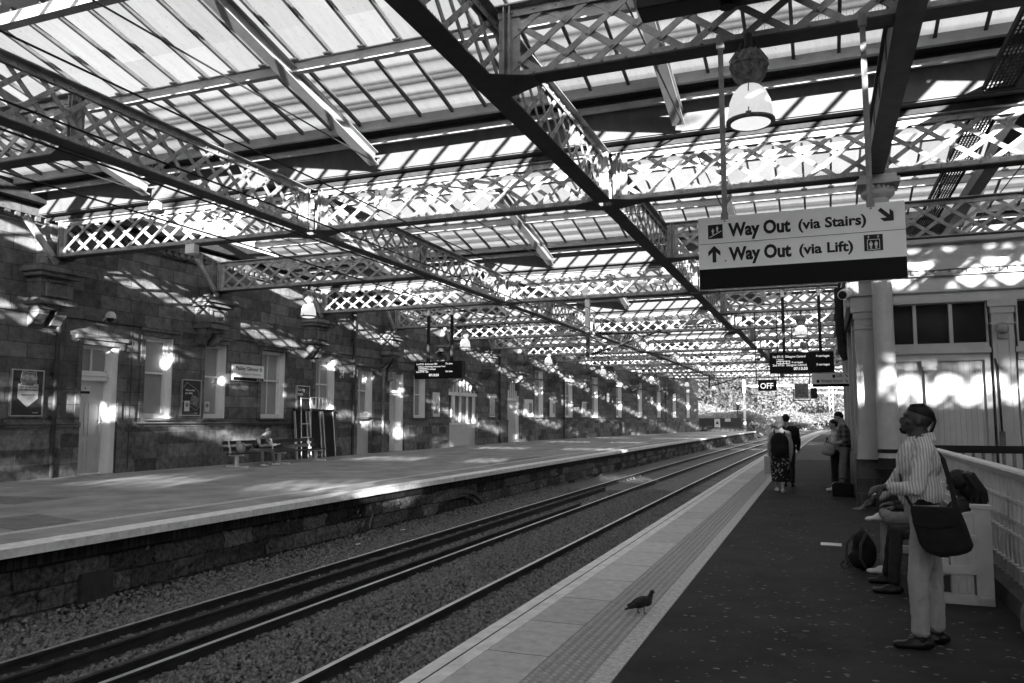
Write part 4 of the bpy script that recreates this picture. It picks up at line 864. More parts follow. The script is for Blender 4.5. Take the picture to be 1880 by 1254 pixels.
# ---------------------------------------------------------------- folding ramps and ladder trolley leaning at the wall
def ramp(y,lean,label,w_=.76):
    t=thing('wheelchair_ramp',(-20,y,0),label,'ramp','folded ramps leaning on the wall'); x0,x1=-20.0,-20.2; b=B(); up=(1,0,0)
    b.beam((x0,y,.03),(x1,y,2.0),w_,.03,up=(1,0,.25)); b.build('tread_panel','black_matte',t)
    b=B()
    for s in(-1,1): b.beam((x0+.01,y+s*w_/2,.0),(x1+.01,y+s*w_/2,2.0),.05,.09,up=(1,0,.25))
    b.build('side_rail','alu',t); b=B(); b.box(x1-.04,y-w_/2-.05,1.98,x1+.1,y+w_/2+.05,2.07); b.build('top_strap','black',t)
ramp(27.65,0,'dark folded ramp behind the ladder frame, leftmost of the three'); ramp(28.62,0,'dark folded ramp with pale side rails, middle of the three'); ramp(29.62,0,'dark folded ramp with pale side rails, rightmost of the three')
t=thing('ladder_trolley',(-19.4,28.3,0),'tubular metal ladder frame standing in front of the folded ramps','trolley'); b=B()
for y in(27.25,27.9): b.tube([(-19.75,y,0),(-19.85,y,2.55)],.025,8)
for z in(.9,1.45,2.5): x=-19.75-.1*z/2.55; b.tube([(x,27.25,z),(x,27.9,z)],.02,8)
b.tube([(-19.85,27.9,2.55),(-19.85,29.3,2.55),(-19.85,29.3,2.1)],.02,8); b.tube([(-19.85,27.9,2.1),(-19.85,29.3,2.1)],.015,8)
for k in range(6): b.tube([(-19.85,28.05+k*.24,2.1),(-19.85,28.05+k*.24,2.55)],.01,6)
b.build('tube_frame','alu',t)
# ---------------------------------------------------------------- long bench on the left platform
t=thing('platform_bench',(-18.9,24.6,0),'long bench with dark slats and pale supports against the left wall','bench')
for k,(x,z,w_,h_,nm_) in enumerate(((-18.62,.46,.12,.035,'seat'),(-18.80,.46,.12,.035,'seat'),(-18.98,.455,.12,.035,'seat'),(-19.16,.62,.03,.13,'backrest'),(-19.22,.83,.03,.13,'backrest'))):
    b=B(); b.box(x-w_/2,22.0,z-h_/2,x+w_/2,27.3,z+h_/2); b.build(nm_,'wood_dark',t,bevel=.005)
for y in(22.3,26.9,24.6):
    b=B(); b.box(-19.25,y-.05,0,-18.35,y+.05,.05); b.box(-18.88,y-.05,.05,-18.78,y+.05,.42); b.box(-19.15,y-.04,.38,-18.55,y+.04,.44); b.beam((-19.1,y,.42),(-19.24,y,.92),.06,.06); b.build('support','white_paint',t)
# ---------------------------------------------------------------- bench end on the right platform
t=thing('cast_bench',(1.1,9.5,0),'pale cast iron platform bench with arched panel ends by the balustrade','bench')
def bench_end(y):
    b=B(); f='cream_paint'
    b.box(1.26,y,0,1.40,y+.10,.86); b.box(1.25,y-.01,.86,1.41,y+.11,.895); b.box(1.28,y-.012,.05,1.38,y,.08)
    b.box(.82,y,.0,1.26,y+.08,.09); b.box(.86,y-.02,.27,1.27,y+.10,.345); b.box(.86,y+.01,.345,1.05,y+.07,.40)
    b.box(1.06,y+.0,.09,1.24,y+.08,.27); b.box(1.10,y-.012,.11,1.12,y,.25); b.box(1.18,y-.012,.11,1.20,y,.25)
    b.box(1.06,y,.345,1.26,y+.08,.60); b.box(1.10,y-.012,.37,1.12,y,.57); b.box(1.19,y-.012,.37,1.21,y,.57); b.box(1.03,y-.02,.59,1.27,y+.10,.625)
    n=8; pts=[(1.26,.625)]+[(1.26-.24*math.sin(math.pi/2*k/n)*1.,.80-.175*(1-math.cos(math.pi/2*(1-k/n)))*0+(-.175*(k/n)**2.2)+.02) for k in range(n+1)]
    b.prism([(1.26,.625),(1.03,.625),(1.04,.68),(1.08,.74),(1.14,.79),(1.20,.82),(1.26,.83)][::-1],'y',y+.01,y+.07)
    n=10; arc=[(.90+.30/2+.15*math.cos(math.pi*k/n),.09+.165*math.sin(math.pi*k/n)) for k in range(n+1)]
    for k in range(n): p,q=arc[k],arc[k+1]; b.prism([p,(p[0],.28),(q[0],.28),q],'y',y+.01,y+.07)
    b.box(.82,y,.09,.90,y+.08,.30)
    b.build('bench_end','bench_paint',t,bevel=.006)
bench_end(8.35); bench_end(11.2)
for x,z in((.80,.44),(.95,.44),(1.10,.44)): b=B(); b.box(x,8.45,z,x+.12,11.2,z+.03); b.build('seat','cream_shade',t)
for z in(.55,.70): b=B(); b.beam((1.26,8.45,z),(1.26,11.2,z),.03,.12); b.build('backrest','cream_shade',t)
# ---------------------------------------------------------------- overhead line
t=thing('overhead_wires',(-7.6,40,5),'black overhead wires strung along above the left track','wire')
for z,x in((5.58,-7.6),(4.88,-7.6),(4.58,-7.6),(4.12,-7.5)):
    b=B(); ys=[-60,0,28,45,60,75,90,105,130,160]; b.tube([(x+curve(y),y,z+ (.0 if y<30 else -.15*math.sin((y-30)/20))) for y in ys],.013 if z>4.2 else .011,6); b.build('wire','line_wire',t)
for k,y in enumerate((28.6,60.3)):
    t=thing('line_support',(-8.06,y,6),['insulated overhead line bracket hanging from the second girder over the tracks','smaller overhead line bracket farther along the tracks'][k],'line support'); c=curve(y)
    b=B(); b.box(-8.14+c,y-.08,4.9,-7.98+c,y+.08,6.15); b.build('post_head','white_paint',t); b=B(); b.box(-8.12+c,y-.06,3.95,-8.0+c,y+.06,4.9); b.build('post','iron_dark',t)
    b=B(); b.tube([(-7.95+c,y,4.05),(-5.3+c,y,4.85)],.035,8); b.tube([(-7.75+c,y,4.84),(-5.8+c,y,4.78)],.03,8); b.tube([(-7.95+c,y,4.6),(-6.9+c,y,4.3),(-5.0+c,y,3.9)],.025,8); b.build('arm','iron_dark',t)
    for (xa,za),(xb,zb_) in((( -7.85,4.08),(-7.25,4.26)),((-7.7,4.84),(-7.15,4.82))):
        b=B()
        for q in range(9): f_=q/8; b.lathe([(.03,-.02),(.085,0),(.03,.02)],(xa+(xb-xa)*f_+c,y,za+(zb_-za)*f_),10,ax='x')
        b.build('insulator','black_matte',t)
# wall plates on the track wall, litter
b=B(); b.box(-10.0,8.6,-1.0,-9.93,9.15,-.55); b.build('wall_plate','iron_dark').update_tag(); tag(bpy.data.objects['wall_plate'],'small rectangular iron plate set in the track wall','plate')
for k,(x,y,r_) in enumerate(((-4.2,6.3,.6),(-9.3,14.9,1.2),(-9.5,17.2,.2),(-3.9,9.1,2.))):
    b=B(); s=.06; c_,s_=math.cos(r_),math.sin(r_); b.add([(x-s*c_,y-s*s_,-1.0),(x+s*c_,y+s*s_,-1.0),(x+s*c_-.03*s_,y+s*s_+.03*c_,-.985),(x-s*c_-.03*s_,y-s*s_+.03*c_,-.99)],[(0,1,2,3)]); tag(b.build('paper_scrap','litter'),['white scrap of paper beside the bright rail of the right track','pale scrap by the foot of the left track wall','pale crumpled litter in front of the blocked arch','white scrap under the right platform edge'][k],'litter')
b=B(); b.box(-.06,11.5,.001,.2,11.75,.006); tag(b.build('access_cover','poster_pale'),'small pale rectangular cover plate set in the dark platform','cover plate')
# gum and droppings on the platform
rng=np.random.default_rng(5); V=[];F=[]
for i in range(1500):
    y=3+22*rng.random()**1.4; x=-1.2+2.6*rng.random(); r_=.006+.016*rng.random()**2; o=len(V); n=6; a0=rng.random()*3
    for q in range(n): t_=2*math.pi*q/n+a0; rr=r_*(.7+.5*rng.random()); V.append((x+rr*math.cos(t_)*1.3,y+rr*math.sin(t_),.0025))
    F.append((o,o+1,o+2,o+3)); F.append((o,o+3,o+4,o+5))
tag(npmesh('chewing_gum_spots',V,F,'gum'),'pale trodden gum spots on the dark platform','gum',kind='stuff')
# ---------------------------------------------------------------- far scenery
def leaves(n,c,rad,size,rng,clumps=26):
    cc=rng.normal(size=(clumps,3)); cc/=np.linalg.norm(cc,axis=1)[:,None]; cc*=(rng.random((clumps,1))**.4)*np.array(rad)*.85
    k=rng.integers(0,clumps,n); p=cc[k]+rng.normal(size=(n,3))*np.array(rad)*.20+np.array(c)
    u=rng.normal(size=(n,3)); u/=np.linalg.norm(u,axis=1)[:,None]; v=np.cross(u,rng.normal(size=(n,3))); v/=np.linalg.norm(v,axis=1)[:,None]; s=size*(.5+rng.random((n,1)))
    q=np.stack([p-u*s-v*s*.5,p+u*s-v*s*.5,p+u*s+v*s*.5,p-u*s+v*s*.5],1).reshape(-1,3); return q,np.arange(4*n).reshape(n,4)
def tree(x,y,z0,h,r,label,m,seed,kind='tree'):
    rng=np.random.default_rng(seed); t=thing('broadleaf_tree' if kind=='tree' else 'leafy_bush',(x,y,z0),label,kind,'trees beyond the platforms' if kind=='tree' else 'bushes beyond the platforms'); b=B()
    b.tube([(x,y,z0-.3),(x+.1*r,y,z0+h*.4),(x,y,z0+h*.8)],[.05*h*.4,.03*h*.4,.012*h*.4],8)
    for k in range(6):
        a=k*1.05+seed; b.tube([(x,y,z0+h*(.3+.06*k)),(x+r*.6*math.cos(a),y+r*.6*math.sin(a),z0+h*(.5+.07*k))],[.01*h,.004*h],6)
    b.build('trunk','bark',t); V,F=leaves(17000,(x,y,z0+h*.6),(r,r,h*.42),.13+.008*h,rng,clumps=44); npmesh('crown',V,F,m,t)
TR=[(-30,150,13,7,'leaf_a','broad pale tree left of the white mast'),(-20,165,15,8,'leaf_c','dark mottled tree with open crown left of the white mast'),(-40,135,12,7,'leaf_b','pale tree rising just beyond the end of the station building'),(-9,175,13,7,'leaf_b','rounded pale tree behind the hanging OFF indicator'),(0,200,12,8,'leaf_a','pale tree beyond the tracks above the walking pair'),(10,215,10,7,'leaf_b','low pale tree where the tracks disappear'),(20,190,12,6,'leaf_c','tree behind the right platform end by the gantries'),(15,160,9,4,'leaf_a','slim tree right of the track bend'),(-55,150,14,8,'leaf_a','tree half hidden by the end of the left building')]
for i,(x,y,h,r,m,l) in enumerate(TR): tree(x,y,.5,h,r,l,m,20+i)
for i,(x,y,h,r,m,l) in enumerate([(-12,128,3.5,4,'leaf_b','pale bush at the foot of the white mast'),(-5,140,3,4,'leaf_b','bush between the mast and the walkers'),(2,158,3,5,'leaf_a','wide bush beside the bending track'),(12,140,3.2,3,'leaf_b','bush against the right platform fence')]): tree(x,y,-.5,h,r,l,m,50+i,'bush')
rng=np.random.default_rng(2); n=26000
x=-70+110*rng.random(n); y=122+120*rng.random(n);
cv=2.6e-4*(y-20)**2; keep=(x<-10+cv)|(x>-.5+cv); x=x[keep]; y=y[keep]; n=len(x); d=np.where(x<-10+2.6e-4*(y-20)**2,(-10+2.6e-4*(y-20)**2)-x,x+.5); z=-.9+np.minimum(5.5,d*.28)+.9*rng.random(n)
u=rng.normal(size=(n,3)); u/=np.linalg.norm(u,axis=1)[:,None]; v=np.cross(u,rng.normal(size=(n,3))); v/=np.linalg.norm(v,axis=1)[:,None]; p=np.stack([x,y,z],1); s=.28
tag(npmesh('undergrowth',np.stack([p-u*s-v*s*.4,p+u*s-v*s*.4,p+u*s+v*s*.4,p-u*s+v*s*.4],1).reshape(-1,3),np.arange(4*n).reshape(n,4),'leaf_b'),'pale leafy undergrowth covering the cutting banks','undergrowth',kind='stuff')
b=B(); nx,ny_=24,16
for i in range(nx+1):
    for j in range(ny_+1):
        y=118+j*14; s_=-1 if i<=nx/2 else 1; q=abs(i-nx/2); off=(q-.5)*4 if q>0 else 0; x0=(-10 if s_<0 else -.5)+2.6e-4*(y-20)**2
        b.v.append((x0+s_*off if q>0 else x0,y,-1.15+min(6,off*.28)+ (0.3*math.sin(i*2.1+j) if q>1 else 0)))
for i in range(nx):
    for j in range(ny_): a=i*(ny_+1)+j; b.f.append((a,a+ny_+1,a+ny_+2,a+1)); b.m.append(0)
tag(b.build('cutting_banks','grass',smooth='all'),kind='structure')
# distant wooded rise so that the horizon is not bare
b=B(); rng2=random.Random(4); N=60
for i in range(N+1):
    x=-300+i*10; h=9+3*math.sin(i*.5)+2.5*math.sin(i*1.7)+rng2.random()*1.5
    for yy,zz in((290,-1.2),(300,h*.7),(315,h),(360,h*.9),(420,-1.2)): b.v.append((x,yy+6*math.sin(i),zz))
for i in range(N):
    for j in range(4): a=i*5+j; b.f.append((a,a+5,a+6,a+1)); b.m.append(0)
tag(b.build('wooded_hill','grass',smooth='all'),kind='structure')
t=thing('line_mast',(-9.4,112,0),'tall white steel mast at the end of the left platform','mast'); b=B(); b.box(-9.75,111.9,-1.1,-9.45,112.1,6.9); b.build('post','white_paint',t); b=B(); b.box(-9.5,111.95,5.9,5.5,112.05,6.15); b.build('cross_beam','white_paint',t)
b=B(); b.tube([(-9.4,111.8,6.0),(-7,111.8,5.2),(-5,111.8,5.5)],.04,6); b.tube([(-9.4,111.8,5.0),(-5.5,111.8,4.6)],.04,6); b.tube([(-12,111.8,6.2),(-12,111.8,4.7)],.1,6); b.build('arm','iron_dark',t)
t=thing('colour_light_signal',(-9.9,110,0),'railway signal in a cage beside the white mast','signal'); b=B(); b.box(-10.9,110,2.8,-9.9,110.1,2.9); b.box(-10.9,110,4.1,-9.9,110.1,4.15)
for k in range(6): b.box(-10.9+k*.19,110,2.8,-10.87+k*.19,110.05,4.1)
b.box(-10.45,109.9,2.9,-10.15,110.1,4.0); b.tube([(-10.3,110,-1),(-10.3,110,2.8)],.07,8); b.build('cage','iron_dark',t); b=B(); b.lathe([(.16,-.03),(.16,0)],(-10.3,109.9,3.7),14,ax='y'); b.build('signal_lamp','led',t)
for k,(x,y,h) in enumerate(((1.2,125,7.5),(4.5,150,7.5),(8.5,178,7.5))):
    t=thing('gantry_mast',(x,y,-1),f'pale lattice mast beside the right end of the line, {ORD[k]} to the camera','mast','masts beside the line'); b=B()
    for s in(0,.5): b.box(x+s,y,-1,x+s+.1,y+.1,h)
    z=-.5
    while z<h-.8: b.beam((x+.05,y,z),(x+.55,y,z+.7),.05,.05); z+=.7
    b.box(x-9,y,h-.6,x+.5,y+.1,h-.4) if k else None
    b.build('frame','white_paint',t)
t=thing('end_notice',(-12.3,105.1,.3),'white warning notice on the end fence','notice'); b=B(); b.box(-12.75,104.7,.55,-12.05,104.75,1.6); b.build('board','white_paint',t); b=B(); b.prism([(-12.6,.95),(-12.2,.95),(-12.4,1.35)],'y',104.68,104.7); b.build('symbol','ink',t)
t=thing('end_notice',(-11.2,105.6,.3),'small pale notice above the pales of the end fence','notice'); b=B(); b.box(-11.5,105.3,1.25,-10.8,105.35,1.65); b.build('board','poster_pale',t)
t=thing('side_fence',(3,150,0),'tall pale fence following the right side of the line','fence'); b=B()
for k in range(60): y=121+k*1.5; x=1.6+curve(y); b.box(x,y,-.5,x+.06,y+.12,2.2)
b.build('pales','iron_light',t)

t=thing('girder_plate',(-9.4,15.7,6.7),'small white plate marked L 6 19A on the second girder over the tracks','plate'); b=B(); b.box(-9.52,15.70,6.52,-9.24,15.74,6.98); b.build('card','white_paint',t)
text('L',.13,(-9.42,15.698,6.85),'-y','ink',t,bold=.004); text('6',.13,(-9.42,15.698,6.71),'-y','ink',t,bold=.004); text('19A',.12,(-9.49,15.698,6.56),'-y','ink',t,bold=.004,width=.2)
for x,y,z,l in((-16.1,15.6,7.25,'small white box on top of the nearest wall girder'),(-14.9,15.7,6.0,'small pale camera box under the nearest wall girder'),(-12.2,28.4,6.35,'small white box on the third wall girder')): tag(B().box(x-.14,y-.1,z-.12,x+.14,y+.1,z+.12).build('junction_box','white_paint',bevel=.01),l,'box')
# patches of newer asphalt and the paler paving farther along
def patch(name,pts,z,m,label):
    b=B(); n=len(pts); b.v=[(x,y,z-.03) for x,y in pts]+[(x,y,z) for x,y in pts]; b.f=[tuple(range(n,2*n))]+[(i,(i+1)%n,(i+1)%n+n,i+n) for i in range(n)]; b.m=[0]*(n+1); o=b.build(name,m); o['kind']='structure'; return o
patch('platform_left_patch',[(-13.0,9.4),(-12.9,10.2),(-11.4,9.8),(-11.35,8.6),(-12.3,8.9)],.004,'asphalt_left_patch','')
patch('platform_left_patch',[(-11.8,27.9),(-11.8,33.4),(-11.35,33.0),(-11.35,27.0)],.004,'asphalt_left_patch','')
patch('platform_left_patch',[(-18.2,12.0),(-14.9,12.5),(-14.8,11.2),(-18.0,10.8)],.004,'asphalt_left_patch','')
patch('platform_right_patch',[(-1.25,34.3),(.9,34.9),(.9,54),(-.9,54)],.004,'asphalt_mid','')
patch('platform_right_patch',[(-.9,54.1),(.9,54.1),(.9,61),(-.8,61)],.004,'asphalt_pale','')
patch('platform_right_patch',[(-.4,89),(1.6,89),(5,134),(2.4,134)],.004,'asphalt_pale','')
rng=np.random.default_rng(9); V=[];F=[]
for c in range(16):     # cracks and tyre marks
    right=c<9; x=rng.uniform(-1,1) if right else rng.uniform(-18,-12); y=rng.uniform(4,16) if right else rng.uniform(9,28); a=rng.uniform(-.5,.5) if right else rng.uniform(-3,3); wd=.004
    for k in range(14):
        nx_,ny2=x+.12*math.cos(a),y+.12*math.sin(a); a+=rng.normal(0,.35); o=len(V)
        V+= [(x,y-wd,.003),(nx_,ny2-wd,.003),(nx_,ny2+wd,.003),(x,y+wd,.003)]; F.append((o,o+1,o+2,o+3)); x,y=nx_,ny2
        if right and (x>1.4 or x<-1.25): break
tag(npmesh('platform_cracks',V,F,'black_matte'),kind='structure')
V=[];F=[]
for i in range(60):
    x=rng.uniform(-1.1,1.3); y=3.5+rng.random()**1.5*18; r_=rng.uniform(.03,.10); o=len(V); n=9
    for q in range(n): t_=2*math.pi*q/n; rr=r_*rng.uniform(.6,1.2); V.append((x+rr*math.cos(t_)*1.3,y+rr*math.sin(t_),.0015))
    for q in range(1,n-2,2): F.append((o,o+q,o+q+1,o+q+2))
tag(npmesh('platform_stains',V,F,'stain'),kind='structure')
# ---------------------------------------------------------------- people
def wavemat(name,lo,hi,period,axis=0,plaid=False,rough=.85,duty=.5,axis2=2):
    m=bpy.data.materials.new(name); m.use_nodes=True; t=m.node_tree; b=t.nodes['Principled BSDF']; b.inputs['Roughness'].default_value=rough
    g=t.nodes.new('ShaderNodeNewGeometry'); nz=t.nodes.new('ShaderNodeTexNoise'); nz.inputs['Scale'].default_value=7; t.links.new(g.outputs['Position'],nz.inputs[0])
    ad=t.nodes.new('ShaderNodeVectorMath'); ad.operation='MULTIPLY_ADD'; ad.inputs[1].default_value=(.03,.03,.03); t.links.new(nz.outputs['Color'],ad.inputs[0]); t.links.new(g.outputs['Position'],ad.inputs[2])
    sp=t.nodes.new('ShaderNodeSeparateXYZ'); t.links.new(ad.outputs[0],sp.inputs[0]); outs=[]
    for a in([axis,axis2] if plaid else [axis]):
        mu=t.nodes.new('ShaderNodeMath'); mu.operation='MULTIPLY'; mu.inputs[1].default_value=2*math.pi/period; t.links.new(sp.outputs[a],mu.inputs[0])
        si=t.nodes.new('ShaderNodeMath'); si.operation='SINE'; t.links.new(mu.outputs[0],si.inputs[0]); r=t.nodes.new('ShaderNodeMapRange'); r.inputs[1].default_value=-.25; r.inputs[2].default_value=.25; t.links.new(si.outputs[0],r.inputs[0]); outs.append(r.outputs[0])
    o=outs[0]
    if plaid: a2=t.nodes.new('ShaderNodeMath'); a2.operation='ADD'; t.links.new(outs[0],a2.inputs[0]); t.links.new(outs[1],a2.inputs[1]); h=t.nodes.new('ShaderNodeMath'); h.operation='MULTIPLY'; h.inputs[1].default_value=.5; t.links.new(a2.outputs[0],h.inputs[0]); o=h.outputs[0]
    r=t.nodes.new('ShaderNodeMapRange'); r.inputs[3].default_value=lo; r.inputs[4].default_value=hi; t.links.new(o,r.inputs[0]); t.links.new(r.outputs[0],b.inputs['Base Color'])
    n2=t.nodes.new('ShaderNodeTexNoise'); n2.inputs['Scale'].default_value=16; n2.inputs['Detail'].default_value=3; n2.inputs['Distortion'].default_value=1.2; t.links.new(g.outputs['Position'],n2.inputs[0]); bp=t.nodes.new('ShaderNodeBump'); bp.inputs['Strength'].default_value=.5; bp.inputs['Distance'].default_value=.02; t.links.new(n2.outputs[0],bp.inputs['Height']); t.links.new(bp.outputs[0],b.inputs['Normal'])
    MATS[name]=m
wavemat('striped_cotton',.36,.62,.020,0); wavemat('plaid_cotton',.02,.14,.11,0,plaid=True)
mat('skin_dark',.042,.45,.12,20,.1,80,spec=.4); mat('skin_light',.33,.5,.08,20); mat('hair_black',.012,.5,.4,40,.6,60); mat('hair_fair',.09,.6,.6,30,.6,60); mat('cloth_light',.34,.85,.1,9,1.,9,streak=(1.5,1.5,.6)); mat('cloth_mid',.16,.85,.15,9,.8,12); mat('cloth_dark',.018,.85,.2,9,.5,14); mat('cloth_white',.55,.8,.08,9,.4,14); mat('leather_black',.012,.3,.2,12); mat('canvas_dark',.014,.9,.25,8,.4,16); mat('shoe_white',.6,.6,.05,9); mat('eye_white',.10,.2,.02,9); mat('floral',.012,.8,.2,12,.3,20,dots=(16,.28,.25)); mat('bag_pale',.36,.85,.15,9,.4,14); mat('beard',.008,.8,.2,30)
_ic=bmesh.new(); bmesh.ops.create_icosphere(_ic,subdivisions=3,radius=1); ICV=np.array([v.co[:] for v in _ic.verts]); ICF=[[v.index for v in f.verts] for f in _ic.faces]; _ic.free()
def ell(c,r,M=None): return ('e',c,r,M)
def cap_(p,q,a,b): return ('c',p,q,a,b)
def blob(name,prims,mt,parent,voxel=.012,smooth=5,jit=0,fold=0):
    V=[];F=[];o=0
    def addI(c,r,M):
        nonlocal o
        v=ICV*np.array(r)
        if M is not None: v=v@np.array(M).T
        V.append(v+np.array(c)); F.extend([[i+o for i in f] for f in ICF]); o+=len(v)
    for p in prims:
        if p[0]=='e': addI(p[1],p[2],p[3])
        else:
            a,b=Vector(p[1]),Vector(p[2]); r1,r2=p[3],p[4]; n=max(2,int((b-a).length/(min(r1,r2)*.6))+1)
            B_=B(); B_.tube([tuple(a.lerp(b,i/8)) for i in range(9)],[r1+(r2-r1)*i/8 for i in range(9)],14)
            V.append(np.array(B_.v)); F.extend([[i+o for i in f] for f in B_.f]); o+=len(B_.v); addI(a,(r1,)*3,None); addI(b,(r2,)*3,None)
    me=bpy.data.meshes.new('t'); me.from_pydata(np.concatenate(V).tolist(),[],F); bm=bmesh.new(); bm.from_mesh(me); bmesh.ops.recalc_face_normals(bm,faces=bm.faces); bm.to_mesh(me); bm.free()
    ob=bpy.data.objects.new('t',me); COL.objects.link(ob); r=ob.modifiers.new('r','REMESH'); r.mode='VOXEL'; r.voxel_size=voxel; r.use_smooth_shade=True
    if smooth: s=ob.modifiers.new('s','SMOOTH'); s.factor=.5; s.iterations=smooth
    if fold:
        tx=bpy.data.textures.get('folds') or bpy.data.textures.new('folds','CLOUDS'); tx.noise_scale=.095; tx.noise_depth=2; dm=ob.modifiers.new('d','DISPLACE'); dm.texture=tx; dm.strength=fold; dm.mid_level=.5; dm.texture_coords='GLOBAL'
    dg=bpy.context.evaluated_depsgraph_get(); dg.update(); m2=bpy.data.meshes.new_from_object(ob.evaluated_get(dg)); bpy.data.objects.remove(ob); m2.name=name
    org=Vector(ORG[parent]) if parent else Vector((0,0,0)); m2.transform(Matrix.Translation(-org)); m2.materials.clear(); m2.materials.append(MATS[mt]); m2.polygons.foreach_set('use_smooth',[True]*len(m2.polygons))
    n=bpy.data.objects.new(name,m2); COL.objects.link(n); n.parent=parent; ORG[n]=tuple(org); return n
def fr(f,u=(0,0,1)):
    f=Vector(f).normalized(); r=f.cross(Vector(u)).normalized(); u=r.cross(f); return Matrix((r,f,u)).transposed()
def hand(w,d,pn,curl=.5,side=1,s=1.,rel=(0,0,0,0)):
    """palm and five separate fingers; d: towards the fingertips, pn: out of the palm, side: which way the thumb lies"""
    d=Vector(d).normalized(); pn=Vector(pn); pn=(pn-d*pn.dot(d)).normalized(); sd=d.cross(pn)*side; w=Vector(w); M=Matrix((sd,d,pn)).transposed(); P=[]
    P.append(ell(w+d*.05*s,(.040*s,.052*s,.017*s),M)); P.append(cap_(w,w+d*.04*s,.026*s,.028*s))
    for i,(off,ln) in enumerate(((.030,.072),(.010,.080),(-.011,.074),(-.030,.058))):
        p=w+d*.088*s+sd*off*s; dirn=d.copy(); c=curl+rel[i]
        for k,fr_ in enumerate((.45,.32,.23)):
            dirn=(dirn*math.cos(c*(.5 if k==0 else .8))+pn*math.sin(c*(.5 if k==0 else .8))).normalized(); q=p+dirn*ln*fr_*s; P.append(cap_(p,q,.0092*s-.0008*k,.0088*s-.0009*k)); p=q
            pn_=pn
    p=w+d*.03*s+sd*.033*s; t1=(sd*.8+d*.55+pn*.35).normalized(); q=p+t1*.036*s; P.append(cap_(p,q,.0125*s,.0108*s)); t2=(sd*.25+d*.85+pn*.5).normalized(); P.append(cap_(q,q+t2*.034*s,.0105*s,.009*s)); return P
def head(c,f,u,s=1.,ear=True):
    M=fr(f,u); c=Vector(c); L=lambda x,y,z:c+M@Vector((x,y,z))*s; P=[]
    E=lambda x,y,z,a,b,d:P.append(ell(L(x,y,z),(a*s,b*s,d*s),M))
    E(0,-.012,.025,.074,.094,.088); E(0,.022,-.035,.058,.062,.072); E(0,.05,-.078,.032,.034,.026)     # skull, face, chin
    E(0,.064,.034,.05,.027,.014); E(0,.088,-.012,.014,.022,.024); E(0,.097,-.024,.017,.010,.010)     # brow, nose
    E(0,.082,-.048,.024,.013,.008); E(0,.078,-.058,.022,.013,.009); E(.042,.05,-.018,.022,.026,.02); E(-.042,.05,-.018,.022,.026,.02)
    if ear:
        for q in(-1,1): E(q*.077,-.008,-.005,.010,.02,.032)
    return P,L,M
def shoe(a,f,m,t,ln=.29,w_=.048,h=.06,name='shoe',sole=None):
    f=Vector(f).normalized(); a=Vector(a); M=fr(f); z=Vector((0,0,1)); base=Vector((a.x,a.y,0))
    zz=a.z-.085 if a.z>.2 else 0; base.z=zz
    P=[ell(base+f*(ln*.18)+z*.030,(w_,ln*.40,.032),M),ell(base+f*(ln*.48)+z*.026,(w_*1.02,ln*.20,.028),M),ell(base-f*.035+z*.045,(w_*.88,.055,.045),M),ell(base+f*.03+z*.055,(w_*.8,.07,.035),M)]
    o=blob(name,P,m,t,.008,3)
    return o
